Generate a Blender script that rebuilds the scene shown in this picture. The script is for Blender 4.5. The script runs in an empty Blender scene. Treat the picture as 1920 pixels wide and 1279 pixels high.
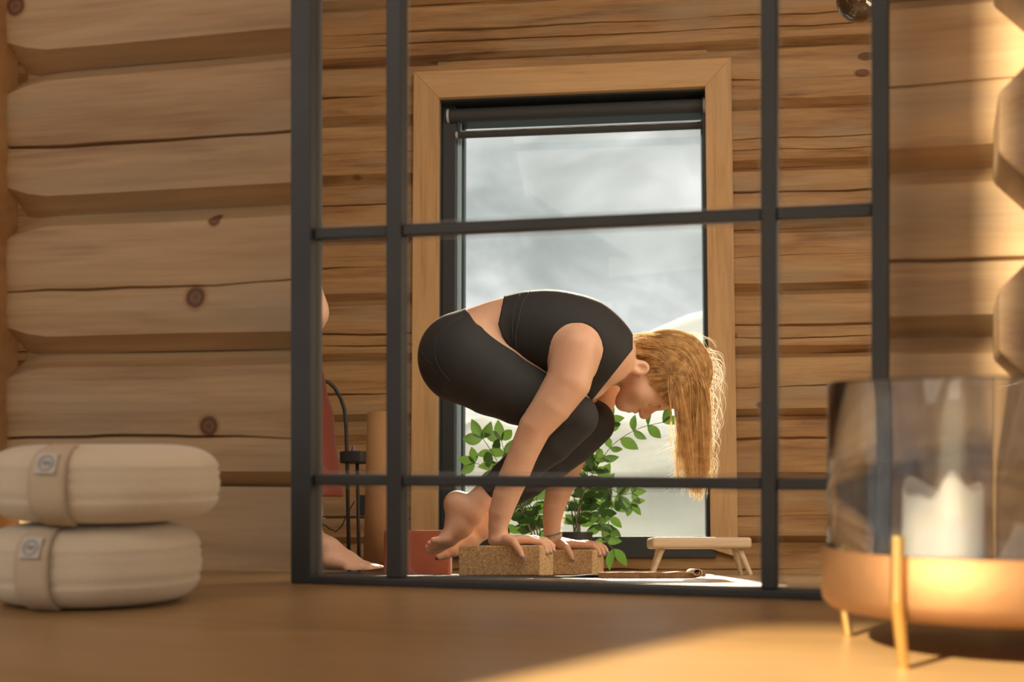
import bpy, math, random
import numpy as np
from mathutils import Vector, Matrix, noise
random.seed(7); np.random.seed(7)
SC = bpy.context.scene
COL = SC.collection
W, H = 1920, 1279
F = 2700.0                      # focal length in pixels
EYE = Vector((0, 0, 0.2)); HY = 820.0

# ------------------------------------------------------------------ camera
cd = bpy.data.cameras.new('camera'); cam = bpy.data.objects.new('camera', cd); COL.objects.link(cam)
cam.location = EYE; cam.rotation_euler = (math.pi/2, 0, 0)
cd.sensor_width = 36; cd.lens = 36*F/W; cd.shift_y = (HY-H/2)/W
cd.clip_start = 0.05; cd.clip_end = 2000
cd.dof.use_dof = True; cd.dof.focus_distance = 3.6; cd.dof.aperture_fstop = 5.6
SC.camera = cam
SC.view_settings.view_transform = 'Standard'; SC.view_settings.look = 'None'
SC.view_settings.gamma = 1; SC.view_settings.use_curve_mapping = False
SC.view_settings.exposure = 0.0

# ------------------------------------------------------------------ the tilted room seen in the leaning mirror
TH = math.atan((1060-HY)/F); HR = 0.03
MR = Matrix.Translation(EYE) @ Matrix.Rotation(-TH, 4, 'X') @ Matrix.Translation((0, 0, -HR))
MRi = MR.inverted()
YAW = math.radians(7.5); DW = 5.2
MW = MR @ Matrix.Translation((0, DW, 0)) @ Matrix.Rotation(-YAW, 4, 'Z')      # window wall frame: x along, y away, z up
FYAW = math.atan(0.303); FD = 2.003
MF = Matrix.Translation((0, FD, 0)) @ Matrix.Rotation(-FYAW, 4, 'Z')           # near log wall frame

def ray(px, py): return Vector(((px-960)/F, 1, -(py-HY)/F))
def cpt(px, py, d): return EYE + ray(px, py)*d                                # world point at depth d
def rpt(px, py, D):                                                            # room coordinates at room depth D
    r = MRi.to_3x3() @ ray(px, py); r *= D/r.y
    return Vector((r.x, r.y, r.z+HR))
def plane_pt(M, px, py, off=0.0):
    Mi = M.inverted(); o = Mi @ EYE; r = Mi.to_3x3() @ ray(px, py)
    t = (off-o.y)/r.y
    return o + r*t

# ------------------------------------------------------------------ world: bright overcast sky
wd = bpy.data.worlds.new('world'); SC.world = wd; wd.use_nodes = True
nt = wd.node_tree; nt.nodes.clear()
def N(nt, typ, **kw):
    n = nt.nodes.new(typ)
    for k, v in kw.items():
        if k.startswith('i_'): n.inputs[k[2:].replace('_', ' ')].default_value = v
        else: setattr(n, k, v)
    return n
def ramp(nt, stops, interp='LINEAR'):
    r = nt.nodes.new('ShaderNodeValToRGB'); r.color_ramp.interpolation = interp
    e = r.color_ramp.elements
    while len(e) < len(stops): e.new(0.5)
    for q, (p, c) in zip(e, stops):
        q.position = p; q.color = (*c, 1) if len(c) == 3 else c
    return r
tc = N(nt, 'ShaderNodeTexCoord'); mp = N(nt, 'ShaderNodeMapping'); mp.inputs['Scale'].default_value = (10, 10, 15); mp.inputs['Rotation'].default_value = (0, .45, .1)
mp.inputs['Location'].default_value = (3.3, 0.2, 1.1)
nz = N(nt, 'ShaderNodeTexNoise', i_Scale=1.0, i_Detail=5.0, i_Roughness=.5, i_Distortion=.35)
cr = ramp(nt, [(0.3, (.34, .36, .355)), (0.45, (.46, .48, .47)), (0.55, (.60, .61, .60)), (0.70, (.88, .86, .86))])
bg = N(nt, 'ShaderNodeBackground'); bg.inputs['Strength'].default_value = 1.12
ow = N(nt, 'ShaderNodeOutputWorld')
L = nt.links.new
L(tc.outputs['Generated'], mp.inputs['Vector']); L(mp.outputs[0], nz.inputs['Vector']); L(nz.outputs['Fac'], cr.inputs[0]); L(cr.outputs[0], bg.inputs['Color']); L(bg.outputs[0], ow.inputs['Surface'])

# ------------------------------------------------------------------ lights
def look(o, frm, to, up='Y'):
    o.location = frm
    o.rotation_euler = (Vector(to)-Vector(frm)).to_track_quat('-Z', up).to_euler()
def light(name, typ, energy, color, frm, to, **kw):
    l = bpy.data.lights.new(name, typ); l.energy = energy; l.color = color
    for k, v in kw.items(): setattr(l, k, v)
    o = bpy.data.objects.new(name, l); COL.objects.link(o); look(o, frm, to); return o
# low sun behind the reflected window
light('sun', 'SUN', 9.0, (1.0, .86, .66), cpt(960, 500, 8)+Vector((.95, 5, 3.0)), cpt(1000, 800, 3.6), angle=.012)
# spot standing in for the same sun in the near room, through the blocker's holes
light('window_sun', 'SPOT', 3500, (1.0, .80, .52), (-1.95, -1.45, 1.75), (.62, 1.52, 0.3), spot_size=math.radians(60), spot_blend=.1, shadow_soft_size=.014)
# added area lamps: fill for daylight from unseen windows and floor bounce
light('room_fill', 'AREA', 31, (1.0, .86, .68), MR @ Vector((.5, 2.25, 2.25)), MR @ Vector((.1, 4.9, .7)), shape='RECTANGLE', size=2.6, size_y=1.0)
light('left_fill', 'AREA', 22, (1.0, .88, .74), (-1.5, -.45, 1.7), (-.4, 2, .3), shape='RECTANGLE', size=1.6, size_y=1.4)
light('floor_bounce_fill', 'AREA', 15, (1.0, .76, .52), MR @ Vector((1.75, 2.9, .7)), MR @ Vector((.1, 3.7, .3)), shape='RECTANGLE', size=1.0, size_y=.5)  # added lamp for warm floor bounce on the right-hand faces

# ------------------------------------------------------------------ materials
def mat(name, color, rough=.6, metal=0, bump=None, var=None, **kw):
    m = bpy.data.materials.new(name); m.use_nodes = True; t = m.node_tree
    b = t.nodes['Principled BSDF']; b.inputs['Base Color'].default_value = (*color, 1)
    b.inputs['Roughness'].default_value = rough; b.inputs['Metallic'].default_value = metal
    for k, v in kw.items(): b.inputs[k].default_value = v
    tc = N(t, 'ShaderNodeTexCoord')
    if var:                                            # var=(scale, amount)
        n = N(t, 'ShaderNodeTexNoise', i_Scale=var[0], i_Detail=4.0)
        t.links.new(tc.outputs['Object'], n.inputs['Vector'])
        c = [max(0, q*(1-var[1])) for q in color]; d = [min(1, q*(1+var[1])) for q in color]
        r = ramp(t, [(.3, c), (.7, d)]); t.links.new(n.outputs['Fac'], r.inputs[0]); t.links.new(r.outputs[0], b.inputs['Base Color'])
    if bump:                                           # bump=(scale, strength)
        n = N(t, 'ShaderNodeTexNoise', i_Scale=bump[0], i_Detail=3.0)
        t.links.new(tc.outputs['Object'], n.inputs['Vector'])
        u = N(t, 'ShaderNodeBump', i_Strength=bump[1], i_Distance=.01)
        t.links.new(n.outputs['Fac'], u.inputs['Height']); t.links.new(u.outputs[0], b.inputs['Normal'])
    return m

def wood(name, dark, mid, pale, grey=(.36, .31, .24), greyamt=.5, rough=.62, gx=.9, gz=16, knots=(), rot=None, vor=False, bump=.25, seam=None):
    """procedural pine, grain along local x"""
    m = bpy.data.materials.new(name); m.use_nodes = True; t = m.node_tree; l = t.links.new
    b = t.nodes['Principled BSDF']
    tc = N(t, 'ShaderNodeTexCoord'); mp = N(t, 'ShaderNodeMapping')
    src = tc.outputs['Object']
    if rot:
        r0 = N(t, 'ShaderNodeMapping'); r0.inputs['Rotation'].default_value = rot; l(src, r0.inputs[0]); src = r0.outputs[0]
    mp.inputs['Scale'].default_value = (gx, gz*.35, gz); l(src, mp.inputs[0])
    n1 = N(t, 'ShaderNodeTexNoise', i_Scale=1.0, i_Detail=6.0, i_Roughness=.6, i_Distortion=.6); l(mp.outputs[0], n1.inputs['Vector'])
    mp2 = N(t, 'ShaderNodeMapping'); mp2.inputs['Scale'].default_value = (gx*5, gz*3, gz*9); l(src, mp2.inputs[0])
    n2 = N(t, 'ShaderNodeTexNoise', i_Scale=1.0, i_Detail=3.0, i_Roughness=.6); l(mp2.outputs[0], n2.inputs['Vector'])
    mx = N(t, 'ShaderNodeMath', operation='MULTIPLY_ADD'); mx.inputs[1].default_value = .38; l(n2.outputs['Fac'], mx.inputs[0])
    sub = N(t, 'ShaderNodeMath', operation='SUBTRACT'); sub.inputs[1].default_value = .19; l(n1.outputs['Fac'], sub.inputs[0]); l(sub.outputs[0], mx.inputs[2])
    r = ramp(t, [(.25, dark), (.47, mid), (.72, pale)]); l(mx.outputs[0], r.inputs[0])
    col = r.outputs[0]
    # weathered grey patches
    mp3 = N(t, 'ShaderNodeMapping'); mp3.inputs['Scale'].default_value = (2.2, 4, 9); mp3.inputs['Location'].default_value = (3, 1, 5); l(src, mp3.inputs[0])
    n3 = N(t, 'ShaderNodeTexNoise', i_Scale=1.0, i_Detail=4.0); l(mp3.outputs[0], n3.inputs['Vector'])
    g = ramp(t, [(.48, (0, 0, 0)), (.72, (greyamt,)*3)]); l(n3.outputs['Fac'], g.inputs[0])
    mix = N(t, 'ShaderNodeMix', data_type='RGBA'); l(g.outputs[0], mix.inputs['Factor']); l(col, mix.inputs[6]); mix.inputs[7].default_value = (*grey, 1)
    col = mix.outputs[2]
    if vor:
        mp4 = N(t, 'ShaderNodeMapping'); mp4.inputs['Scale'].default_value = (2.3, .01, 4.4); mp4.inputs['Location'].default_value = (.35, 0, .2); l(src, mp4.inputs[0])
        v = N(t, 'ShaderNodeTexVoronoi', i_Scale=1.0); l(mp4.outputs[0], v.inputs['Vector'])
        kr = ramp(t, [(.02, (.16, .07, .03)), (.045, (.42, .24, .12)), (.06, (.2, .09, .04)), (.085, (1, 1, 1))]); l(v.outputs['Distance'], kr.inputs[0])
        mk = N(t, 'ShaderNodeMix', data_type='RGBA', blend_type='MULTIPLY'); mk.inputs['Factor'].default_value = .9
        l(col, mk.inputs[6]); l(kr.outputs[0], mk.inputs[7]); col = mk.outputs[2]
    for (kx, kz, kr_) in knots:
        s = N(t, 'ShaderNodeSeparateXYZ'); l(tc.outputs['Object'], s.inputs[0])
        cx = N(t, 'ShaderNodeCombineXYZ'); l(s.outputs['X'], cx.inputs['X']); l(s.outputs['Z'], cx.inputs['Z'])
        nn = N(t, 'ShaderNodeTexNoise', i_Scale=40.0); l(cx.outputs[0], nn.inputs['Vector'])
        d = N(t, 'ShaderNodeVectorMath', operation='DISTANCE'); l(cx.outputs[0], d.inputs[0]); d.inputs[1].default_value = (kx, 0, kz)
        q = N(t, 'ShaderNodeMath', operation='MULTIPLY_ADD'); l(nn.outputs['Fac'], q.inputs[0]); q.inputs[1].default_value = kr_*.5; l(d.outputs['Value'], q.inputs[2])
        q2 = N(t, 'ShaderNodeMath', operation='DIVIDE'); l(q.outputs[0], q2.inputs[0]); q2.inputs[1].default_value = kr_*2.2
        kk = ramp(t, [(.2, (.30, .19, .14)), (.42, (.46, .32, .24)), (.5, (.22, .14, .11)), (.66, (.30, .19, .14)), (.78, (.82, .72, .62)), (1, (1, 1, 1))]); l(q2.outputs[0], kk.inputs[0])
        mk = N(t, 'ShaderNodeMix', data_type='RGBA', blend_type='MULTIPLY'); mk.inputs['Factor'].default_value = 1
        l(col, mk.inputs[6]); l(kk.outputs[0], mk.inputs[7]); col = mk.outputs[2]
    if seam:                                           # board joints: (pitch along axis z or y, darkness)
        s = N(t, 'ShaderNodeSeparateXYZ'); l(src, s.inputs[0])
        a = N(t, 'ShaderNodeMath', operation='DIVIDE'); l(s.outputs['Y'], a.inputs[0]); a.inputs[1].default_value = seam[0]
        fr = N(t, 'ShaderNodeMath', operation='FRACT'); l(a.outputs[0], fr.inputs[0])
        fl = N(t, 'ShaderNodeMath', operation='FLOOR'); l(a.outputs[0], fl.inputs[0])
        wn = N(t, 'ShaderNodeTexWhiteNoise', noise_dimensions='1D'); l(fl.outputs[0], wn.inputs['W'])
        br = ramp(t, [(0, (.86, .84, .82)), (1, (1.0, 1.0, 1.0))]); l(wn.outputs['Value'], br.inputs[0])
        sr = ramp(t, [(0, (seam[1],)*3), (.014, (1, 1, 1)), (.986, (1, 1, 1)), (1, (seam[1],)*3)]); l(fr.outputs[0], sr.inputs[0])
        for q in (br, sr):
            mk = N(t, 'ShaderNodeMix', data_type='RGBA', blend_type='MULTIPLY'); mk.inputs['Factor'].default_value = 1
            l(col, mk.inputs[6]); l(q.outputs[0], mk.inputs[7]); col = mk.outputs[2]
    l(col, b.inputs['Base Color']); b.inputs['Roughness'].default_value = rough
    bu = N(t, 'ShaderNodeBump', i_Strength=bump, i_Distance=.004); l(mx.outputs[0], bu.inputs['Height']); l(bu.outputs[0], b.inputs['Normal'])
    return m

# ------------------------------------------------------------------ mesh helpers
class MB:
    def __init__(s): s.v = []; s.f = []; s.sm = False
    def add(s, vs, fs):
        o = len(s.v); s.v += [tuple(v) for v in vs]; s.f += [tuple(i+o for i in f) for f in fs]
    def box(s, lo, hi, M=None):
        x0, y0, z0 = lo; x1, y1, z1 = hi
        vs = [Vector(p) for p in ((x0,y0,z0),(x1,y0,z0),(x1,y1,z0),(x0,y1,z0),(x0,y0,z1),(x1,y0,z1),(x1,y1,z1),(x0,y1,z1))]
        if M: vs = [M @ v for v in vs]
        s.add(vs, [(0,3,2,1),(4,5,6,7),(0,1,5,4),(1,2,6,5),(2,3,7,6),(3,0,4,7)])
    def tube(s, pts, rad, n=10, cap=True):
        pts = [Vector(p) for p in pts]
        rad = rad if hasattr(rad, '__len__') else [rad]*len(pts)
        o = len(s.v); up = None
        for i, p in enumerate(pts):
            d = (pts[min(i+1, len(pts)-1)]-pts[max(i-1, 0)]).normalized()
            if up is None:
                up = Vector((0, 0, 1)) if abs(d.z) < .9 else Vector((1, 0, 0))
            a = d.cross(up).normalized(); b = a.cross(d).normalized(); up = b
            for k in range(n):
                t = 2*math.pi*k/n; q = p+(a*math.cos(t)+b*math.sin(t))*rad[i]; s.v.append(tuple(q))
        for i in range(len(pts)-1):
            for k in range(n):
                k2 = (k+1) % n
                s.f.append((o+i*n+k, o+i*n+k2, o+(i+1)*n+k2, o+(i+1)*n+k))
        if cap:
            s.f.append(tuple(o+k for k in reversed(range(n)))); e = o+(len(pts)-1)*n; s.f.append(tuple(e+k for k in range(n)))
    def lathe(s, prof, n=48, c=(0, 0, 0), sx=1, sy=1, wob=None, caps=True):
        o = len(s.v); m = len(prof)
        for i, (r, z) in enumerate(prof):
            for k in range(n):
                t = 2*math.pi*k/n; rr = r*(wob(t, i, z) if wob else 1)
                s.v.append((c[0]+rr*math.cos(t)*sx, c[1]+rr*math.sin(t)*sy, c[2]+z))
        for i in range(m-1):
            for k in range(n):
                k2 = (k+1) % n; s.f.append((o+i*n+k, o+i*n+k2, o+(i+1)*n+k2, o+(i+1)*n+k))
        if caps and prof[0][0] > 1e-5: s.f.append(tuple(o+k for k in reversed(range(n))))
        if caps and prof[-1][0] > 1e-5: s.f.append(tuple(o+(m-1)*n+k for k in range(n)))
    def build(s, name, m, parent=None, smooth=False, M=None, bevel=0, seg=2):
        me = bpy.data.meshes.new(name); me.from_pydata(s.v, [], s.f); me.validate(); me.update()
        o = bpy.data.objects.new(name, me); COL.objects.link(o)
        if m: me.materials.append(m)
        if parent: o.parent = parent
        if M is not None: o.matrix_local = M
        if smooth:
            me.polygons.foreach_set('use_smooth', [True]*len(me.polygons))
        if bevel:
            b = o.modifiers.new('bevel', 'BEVEL'); b.width = bevel; b.segments = seg; b.limit_method = 'ANGLE'
        return o
def empty(name, M):
    o = bpy.data.objects.new(name, None); o.empty_display_size = .05; COL.objects.link(o); o.matrix_world = M; return o
def tag(o, label=None, cat=None, group=None, kind=None):
    if label: o['label'] = label
    if cat: o['category'] = cat
    if group: o['group'] = group
    if kind: o['kind'] = kind
    return o
def TR(x, y, z, rz=0): return Matrix.Translation((x, y, z)) @ Matrix.Rotation(rz, 4, 'Z')

# ------------------------------------------------------------------ log walls
def log_piece(mb, x0, x1, z0, z1, cracks=(), rec=.044, ch=.024, nx=None, seed=0, lend=0, rend=0, back=.055, wob=.0022):
    nx = nx or max(2, int((x1-x0)/.035))
    prof = [(back, z0), (rec, z0), (rec*.35, z0+ch*.75), (0, z0+ch)]
    keys = []
    for zc, dp, hw in cracks: keys.append((zc, dp, hw))
    keys.sort()
    pts = [('n', rec, z0), ('n', 0, z0+ch)]
    zz = z0+ch
    for zc, dp, hw in keys:
        pts += [('n', -.003, (zz+zc)/2), ('c', 0, zc-hw, zc), ('v', dp, zc), ('c', 0, zc+hw, zc)]
        zz = zc
    pts += [('n', -.003, (zz+z1-ch)/2), ('n', 0, z1-ch), ('n', rec, z1)]
    n = len(pts); o = len(mb.v)
    for i in range(nx+1):
        x = x0+(x1-x0)*i/nx
        k = 0
        if lend and x-x0 < lend: k = 1-(x-x0)/lend
        if rend and x1-x < rend: k = 1-(x1-x)/rend
        for j, p in enumerate(pts):
            y, z = p[1], p[2]
            if p[0] == 'c' or p[0] == 'v':
                base = (p[3] if p[0] == 'c' else p[2])
                wv = noise.noise(Vector((x*3.1, base*7, seed)))*.009+noise.noise(Vector((x*14, base*7, seed)))*.0025
                wd_ = max(.12, .7+1.6*noise.noise(Vector((x*2.3, base*5, seed+9))))
                z = base+wv+((z-base)*wd_)
                if p[0] == 'v': y *= min(1, wd_)
            else:
                z += noise.noise(Vector((x*2.7, j*1.7+seed, z*5)))*wob
                y += noise.noise(Vector((x*3.3, j*2.1+seed+5, z*5)))*wob
                if k:
                    if j in (0, n-1): y += .018*k
                    if j == 1: z += .016*k
                    if j == n-2: z -= .016*k
            mb.v.append((x, y, z))
    for i in range(nx):
        for j in range(n-1):
            a = o+i*n+j; mb.f.append((a, a+n, a+n+1, a+1))
    # end caps
    for i, xx in ((0, x0), (nx, x1)):
        q = len(mb.v); mb.v += [(xx, back, z0), (xx, back, z1)]
        ring = [o+i*n+j for j in range(n)]
        f = [q]+ring+[q+1]
        mb.f.append(tuple(f if i == 0 else reversed(f)))
    q = len(mb.v); mb.v += [(x0, back, z0), (x1, back, z0), (x1, back, z1), (x0, back, z1)]
    mb.f += [(q, q+3, q+2, q+1)]
    mb.f += [(q, q+1, o+nx*n, o), (q+3, o+n-1, o+nx*n+n-1, q+2)]

kn = []
for (px, py, r) in ((368, 558, .012), (392, 799, .011), (402, 412, .007), (30, 12, .012)):
    p = plane_pt(MF, px, py); kn.append((p.x, p.z, r))
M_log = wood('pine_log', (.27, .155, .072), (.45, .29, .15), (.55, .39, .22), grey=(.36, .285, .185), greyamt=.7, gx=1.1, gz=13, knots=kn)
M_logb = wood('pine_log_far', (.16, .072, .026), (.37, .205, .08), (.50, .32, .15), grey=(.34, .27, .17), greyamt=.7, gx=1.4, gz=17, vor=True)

uL = plane_pt(MF, 12, 500).x                       # left end of the near wall
uHoleL = plane_pt(MF, 568, 500).x; uHoleR = plane_pt(MF, 1650, 500).x
uR = 3.0
seams = [-.06, .126, .331, .548, .774, 1.0, 1.226, 1.45, 1.68, 1.9, 2.12, 2.35, 2.6]
crk = {.126: .2, .331: .427, .548: .652, .774: .905, 1.0: 1.12}
HOLE_TOP = 1.9
wl = MB(); wr = MB()
for i in range(len(seams)-1):
    a, b = seams[i], seams[i+1]
    c = [(crk[a], .012, .0028)] if a in crk else [((a+b)/2, .01, .002)]
    if a == .331: c = [(.427, .012, .0035)]
    if i == 0:
        wl.box((uL, .03, a), (uHoleL, .055, b)); wr.box((uHoleR, .03, a), (uR, .055, b)); continue
    log_piece(wl, uL, uHoleL, a, b, c, seed=i*3.1, lend=.055)
    if b <= HOLE_TOP+.01: log_piece(wr, uHoleR, uR, a, b, c, seed=i*3.1+40)
    else: log_piece(wr, uHoleL, uR, a, b, c, seed=i*3.1+40)
tag(wl.build('wall_left', M_log, M=MF), kind='structure')
tag(wr.build('wall_right', M_log, M=MF), kind='structure')
# crossing log ends at the right, offset by half a log
cx = MB(); uC = plane_pt(MF, 1862, 500).x
for i in range(-1, 9):
    zc = seams[2]+.001+(i-1)*.2235; h = .1115
    prof = [(0, -.034), (.07, -.105), (.30, -.105), (.30, .105), (.07, .105), (0, .034)]
    o = len(cx.v)
    for y in (-.2, .15):
        for (dx, dz) in prof: cx.v.append((uC+dx, y, max(-.05, zc+dz)))
    n = len(prof)
    for k in range(n): cx.f.append((o+k, o+(k+1) % n, o+n+(k+1) % n, o+n+k))
    cx.f.append(tuple(o+k for k in reversed(range(n)))); cx.f.append(tuple(o+n+k for k in range(n)))
tag(cx.build('wall_corner', wood('log_end', (.20, .11, .05), (.33, .21, .11), (.42, .29, .17), grey=(.3, .26, .2), greyamt=.6, rot=(0, 0, math.pi/2)), M=MF, bevel=.004), kind='structure')
# upright board at the left corner
M_trim = wood('planed_pine', (.36, .19, .07), (.50, .28, .11), (.58, .35, .16), greyamt=.1, gx=9, gz=14, rot=(0, math.pi/2, 0))
tb = MB(); tb.box((uL-.14, -.03, -.05), (uL+.001, .03, 2.6)); tb.box((uL-2.2, -.02, -.05), (uL-.142, .06, 2.6))
tag(tb.build('trim_1', M_trim, M=MF, bevel=.003), kind='structure')

# unseen blocker added behind the camera, holes cut to shape the sun patches
rw = MB()
def cells(xs, zs, solid):
    for i in range(len(xs)-1):
        for j in range(len(zs)-1):
            if solid(i, j): rw.box((xs[i], -.63, zs[j]), (xs[i+1], -.6, zs[j+1]))
XS = [-2.6, -1.70, -1.672, -1.345, -1.304, -1.264, -.85, -.45]; ZS = [0, .9, 1.265, 1.315, 1.36, 1.385, 1.78, 2.6]
cells(XS, ZS, lambda i, j: not ((i == 1 and j == 4) or (i == 3 and j == 1) or (i == 4 and j in (1, 3, 4, 5)) or (i == 5 and j == 1)))
tag(rw.build('rear_blocker', M_log), kind='structure')
# floor and ceiling of the near part
M_floor = wood('oiled_floorboards', (.30, .18, .075), (.42, .265, .115), (.50, .33, .15), greyamt=.15, rough=.36, gx=.8, gz=9, seam=(.135, .75), bump=.08)
fl = MB(); fl.box((-4, -6, -.06), (4, -.083, 0)); fl.box((-4, -.083, -.06), (uHoleL, .05, 0)); fl.box((uHoleR, -.083, -.06), (4, .05, 0))
tag(fl.build('floor', M_floor, M=MF), kind='structure')
ce = MB(); ce.box((-4, -3.2, 2.6), (4, .2, 2.66))
tag(ce.build('ceiling', M_trim, M=MF), kind='structure')

# ------------------------------------------------------------------ black metal grid frame
M_blk = mat('black_steel', (.042, .046, .048), .5, .2, bump=(300, .05), var=(9, .15))
GAP = -.10
Fm = MF @ Matrix.Translation((0, GAP, 0))
def fx(px, py=820): return plane_pt(Fm, px, py).x
def fz(px, py): return plane_pt(Fm, px, py).z
mir = empty('mirror_frame', Fm @ Matrix.Translation((fx(1100), 0, 0)))
x_off = fx(1100)
tag(mir, 'large black steel grid mirror frame standing on the wooden floor against the log wall', 'mirror')
yL0, yR0 = fx(556), fx(1667); T = .034
topz = 1.92; botz = 0.0
def fbox(name, x0, x1, z0, z1, y0=-.015, y1=.015):
    b = MB(); b.box((x0-x_off, y0, z0), (x1-x_off, y1, z1)); return b.build(name, M_blk, mir, bevel=.0022)
zb_in = fz(1000, 1090)
xa0, xa1 = yL0, fx(594); xb0, xb1 = fx(1636), yR0
fbox('frame_side', xa0, xa1, botz, topz, -.02, .02); fbox('frame_side', xb0, xb1, botz, topz, -.02, .02)
fbox('frame_rail', xa1, xb0, botz, zb_in, -.02, .02); fbox('frame_rail', xa1, xb0, topz-.035, topz, -.02, .02)
mull = [(fx(730), fx(759)), (fx(1429), fx(1458))]
for a, b in mull: fbox('mullion', a, b, zb_in, topz-.035, -.013, .013)
bars = [(fz(1100, 914), fz(1100, 894)), (fz(1100, 429), fz(1100, 407))]
bars.append((bars[1][0]+.46, bars[1][1]+.46)); bars.append((bars[2][0]+.42, bars[2][1]+.42))
cols = [(xa1, mull[0][0]), (mull[0][1], mull[1][0]), (mull[1][1], xb0)]
for a, b in bars:
    for c0, c1 in cols: fbox('glazing_bar', c0, c1, a, b, -.010, .010)
# bevelled edge of each pane, a thin rounded rim of glass
M_bev = mat('bevelled_glass_edge', (.55, .56, .52), .12, .0, **{'Specular IOR Level': .9, 'Alpha': .14})
rows = [zb_in]+[q for ab in bars for q in ab]+[topz-.035]
for c0, c1 in cols:
    for r in range(0, 3):
        z0, z1 = rows[2*r], rows[2*r+1]
        if z1-z0 < .03: continue
        e = MB(); w = .0055; R0 = .012
        def rr(inset, y):
            pts = []
            for (sx, sz, a0) in ((1, 1, 0), (-1, 1, 90), (-1, -1, 180), (1, -1, 270)):
                cx_ = (c1-inset-R0 if sx > 0 else c0+inset+R0)-x_off; cz_ = (z1-inset-R0 if sz > 0 else z0+inset+R0)
                for k in range(5):
                    t = math.radians(a0+90*k/4); pts.append((cx_+R0*math.cos(t), y, cz_+R0*math.sin(t)))
            return pts
        A = rr(-.002, .004); B = rr(w, .0005); C = rr(w, .006); D_ = rr(-.002, .009); n = len(A)
        e.add(A+B+C+D_, [(i+a*n, (i+1) % n+a*n, (i+1) % n+((a+1) % 4)*n, i+((a+1) % 4)*n) for a in range(4) for i in range(n)])
        e.build('pane_edge', M_bev, mir)

# ------------------------------------------------------------------ meditation cushions
M_cot = mat('natural_cotton', (.70, .60, .44), .9, bump=(260, .12), var=(7, .07), **{'Sheen Weight': .3})
M_cot2 = mat('cotton_strap', (.60, .49, .35), .9, bump=(400, .15), var=(20, .08))
M_patch = mat('printed_patch', (.60, .56, .50), .9)
M_ink = mat('blue_ink', (.25, .28, .34), .9)
def cushion(px, d, rad, hgt, z0, rot, label, seed):
    X = (px-960)/F*d
    root = empty('meditation_cushion', TR(X, d, z0))
    tag(root, label, 'cushion', 'round cotton meditation cushions stacked by the wall')
    prof = []; n = 40
    for i in range(n+1):
        t = -math.pi/2+math.pi*i/n
        c, s = math.cos(t), math.sin(t)
        r = rad*(abs(c)**.34); z = hgt/2*(abs(s)**.75)*(1 if s > 0 else -1)+hgt/2
        g = .0035*sum(math.exp(-((z/hgt-q)/.022)**2) for q in (.34, .45, .56, .66)) if c > .3 else 0
        prof.append((max(r-g, .0001), z))
    def wob(t, i, z):
        return 1+.012*noise.noise(Vector((math.cos(t)*2+seed, math.sin(t)*2, z*20)))+.008*noise.noise(Vector((math.cos(t)*14, math.sin(t)*14, z*18+seed)))*(1 if abs(z/hgt-.5) > .2 else .4)
    b = MB(); b.lathe(prof, 96, wob=wob)
    b.build('cover', M_cot, root, smooth=True)
    s = MB(); hw = .155; pts = []
    rings = []
    for i in range(15):
        t = -1.25+2.5*i/14
        r = rad*(max(.05, math.cos(t))**.34)+.004; z = hgt/2*(abs(math.sin(t))**.75)*(1 if t > 0 else -1)+hgt/2
        row = []
        for k in range(7):
            a = rot+hw*(k/6-.5)*2
            row.append((r*math.cos(a), r*math.sin(a), z))
        rings.append(row)
    v = [p for r_ in rings for p in r_]; f = [(i*7+k, i*7+k+1, (i+1)*7+k+1, (i+1)*7+k) for i in range(14) for k in range(6)]
    s.add(v, f); so = s.build('handle_strap', M_cot2, root, smooth=True)
    sm = so.modifiers.new('solid', 'SOLIDIFY'); sm.thickness = .0035; sm.offset = 1
    # printed patch with round emblem, on the strap
    c = Vector((math.cos(rot), math.sin(rot), 0)); tg = Vector((-c.y, c.x, 0)); rr_ = rad*.955+.0095
    zc = hgt*.78; up = (Vector((0, 0, 1))*.92-c*.4).normalized()
    ctr = c*rr_+Vector((0, 0, zc))
    def P(u, w, o=0): return ctr+tg*u+up*w+c*o
    q = MB(); hs = .0125
    q.add([P(-hs, -hs), P(hs, -hs), P(hs, hs), P(-hs, hs), P(-hs, -hs, .0015), P(hs, -hs, .0015), P(hs, hs, .0015), P(-hs, hs, .0015)], [(0,3,2,1),(4,5,6,7),(0,1,5,4),(1,2,6,5),(2,3,7,6),(3,0,4,7)])
    po = q.build('patch', M_patch, root)
    k = MB(); ring = [P(.0085*math.cos(a), .0085*math.sin(a), .0022) for a in [2*math.pi*i/24 for i in range(25)]]
    k.tube(ring, .0007, 6)
    k.tube([P(-.004, -.002, .0022), P(-.002, .003, .0022), P(.0005, -.003, .0022), P(.003, .003, .0022), P(.0045, -.002, .0022)], .0007, 6)
    eo = k.build('emblem', M_ink, po); 
    return root
cushion(175, 1.755, .130, .097, 0, math.radians(-104), 'lower cream cotton round cushion resting on the floor', 1.0)
cushion(198, 1.755, .138, .093, .0985, math.radians(-101), 'upper cream cotton round cushion on top of the other one', 5.0)

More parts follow.
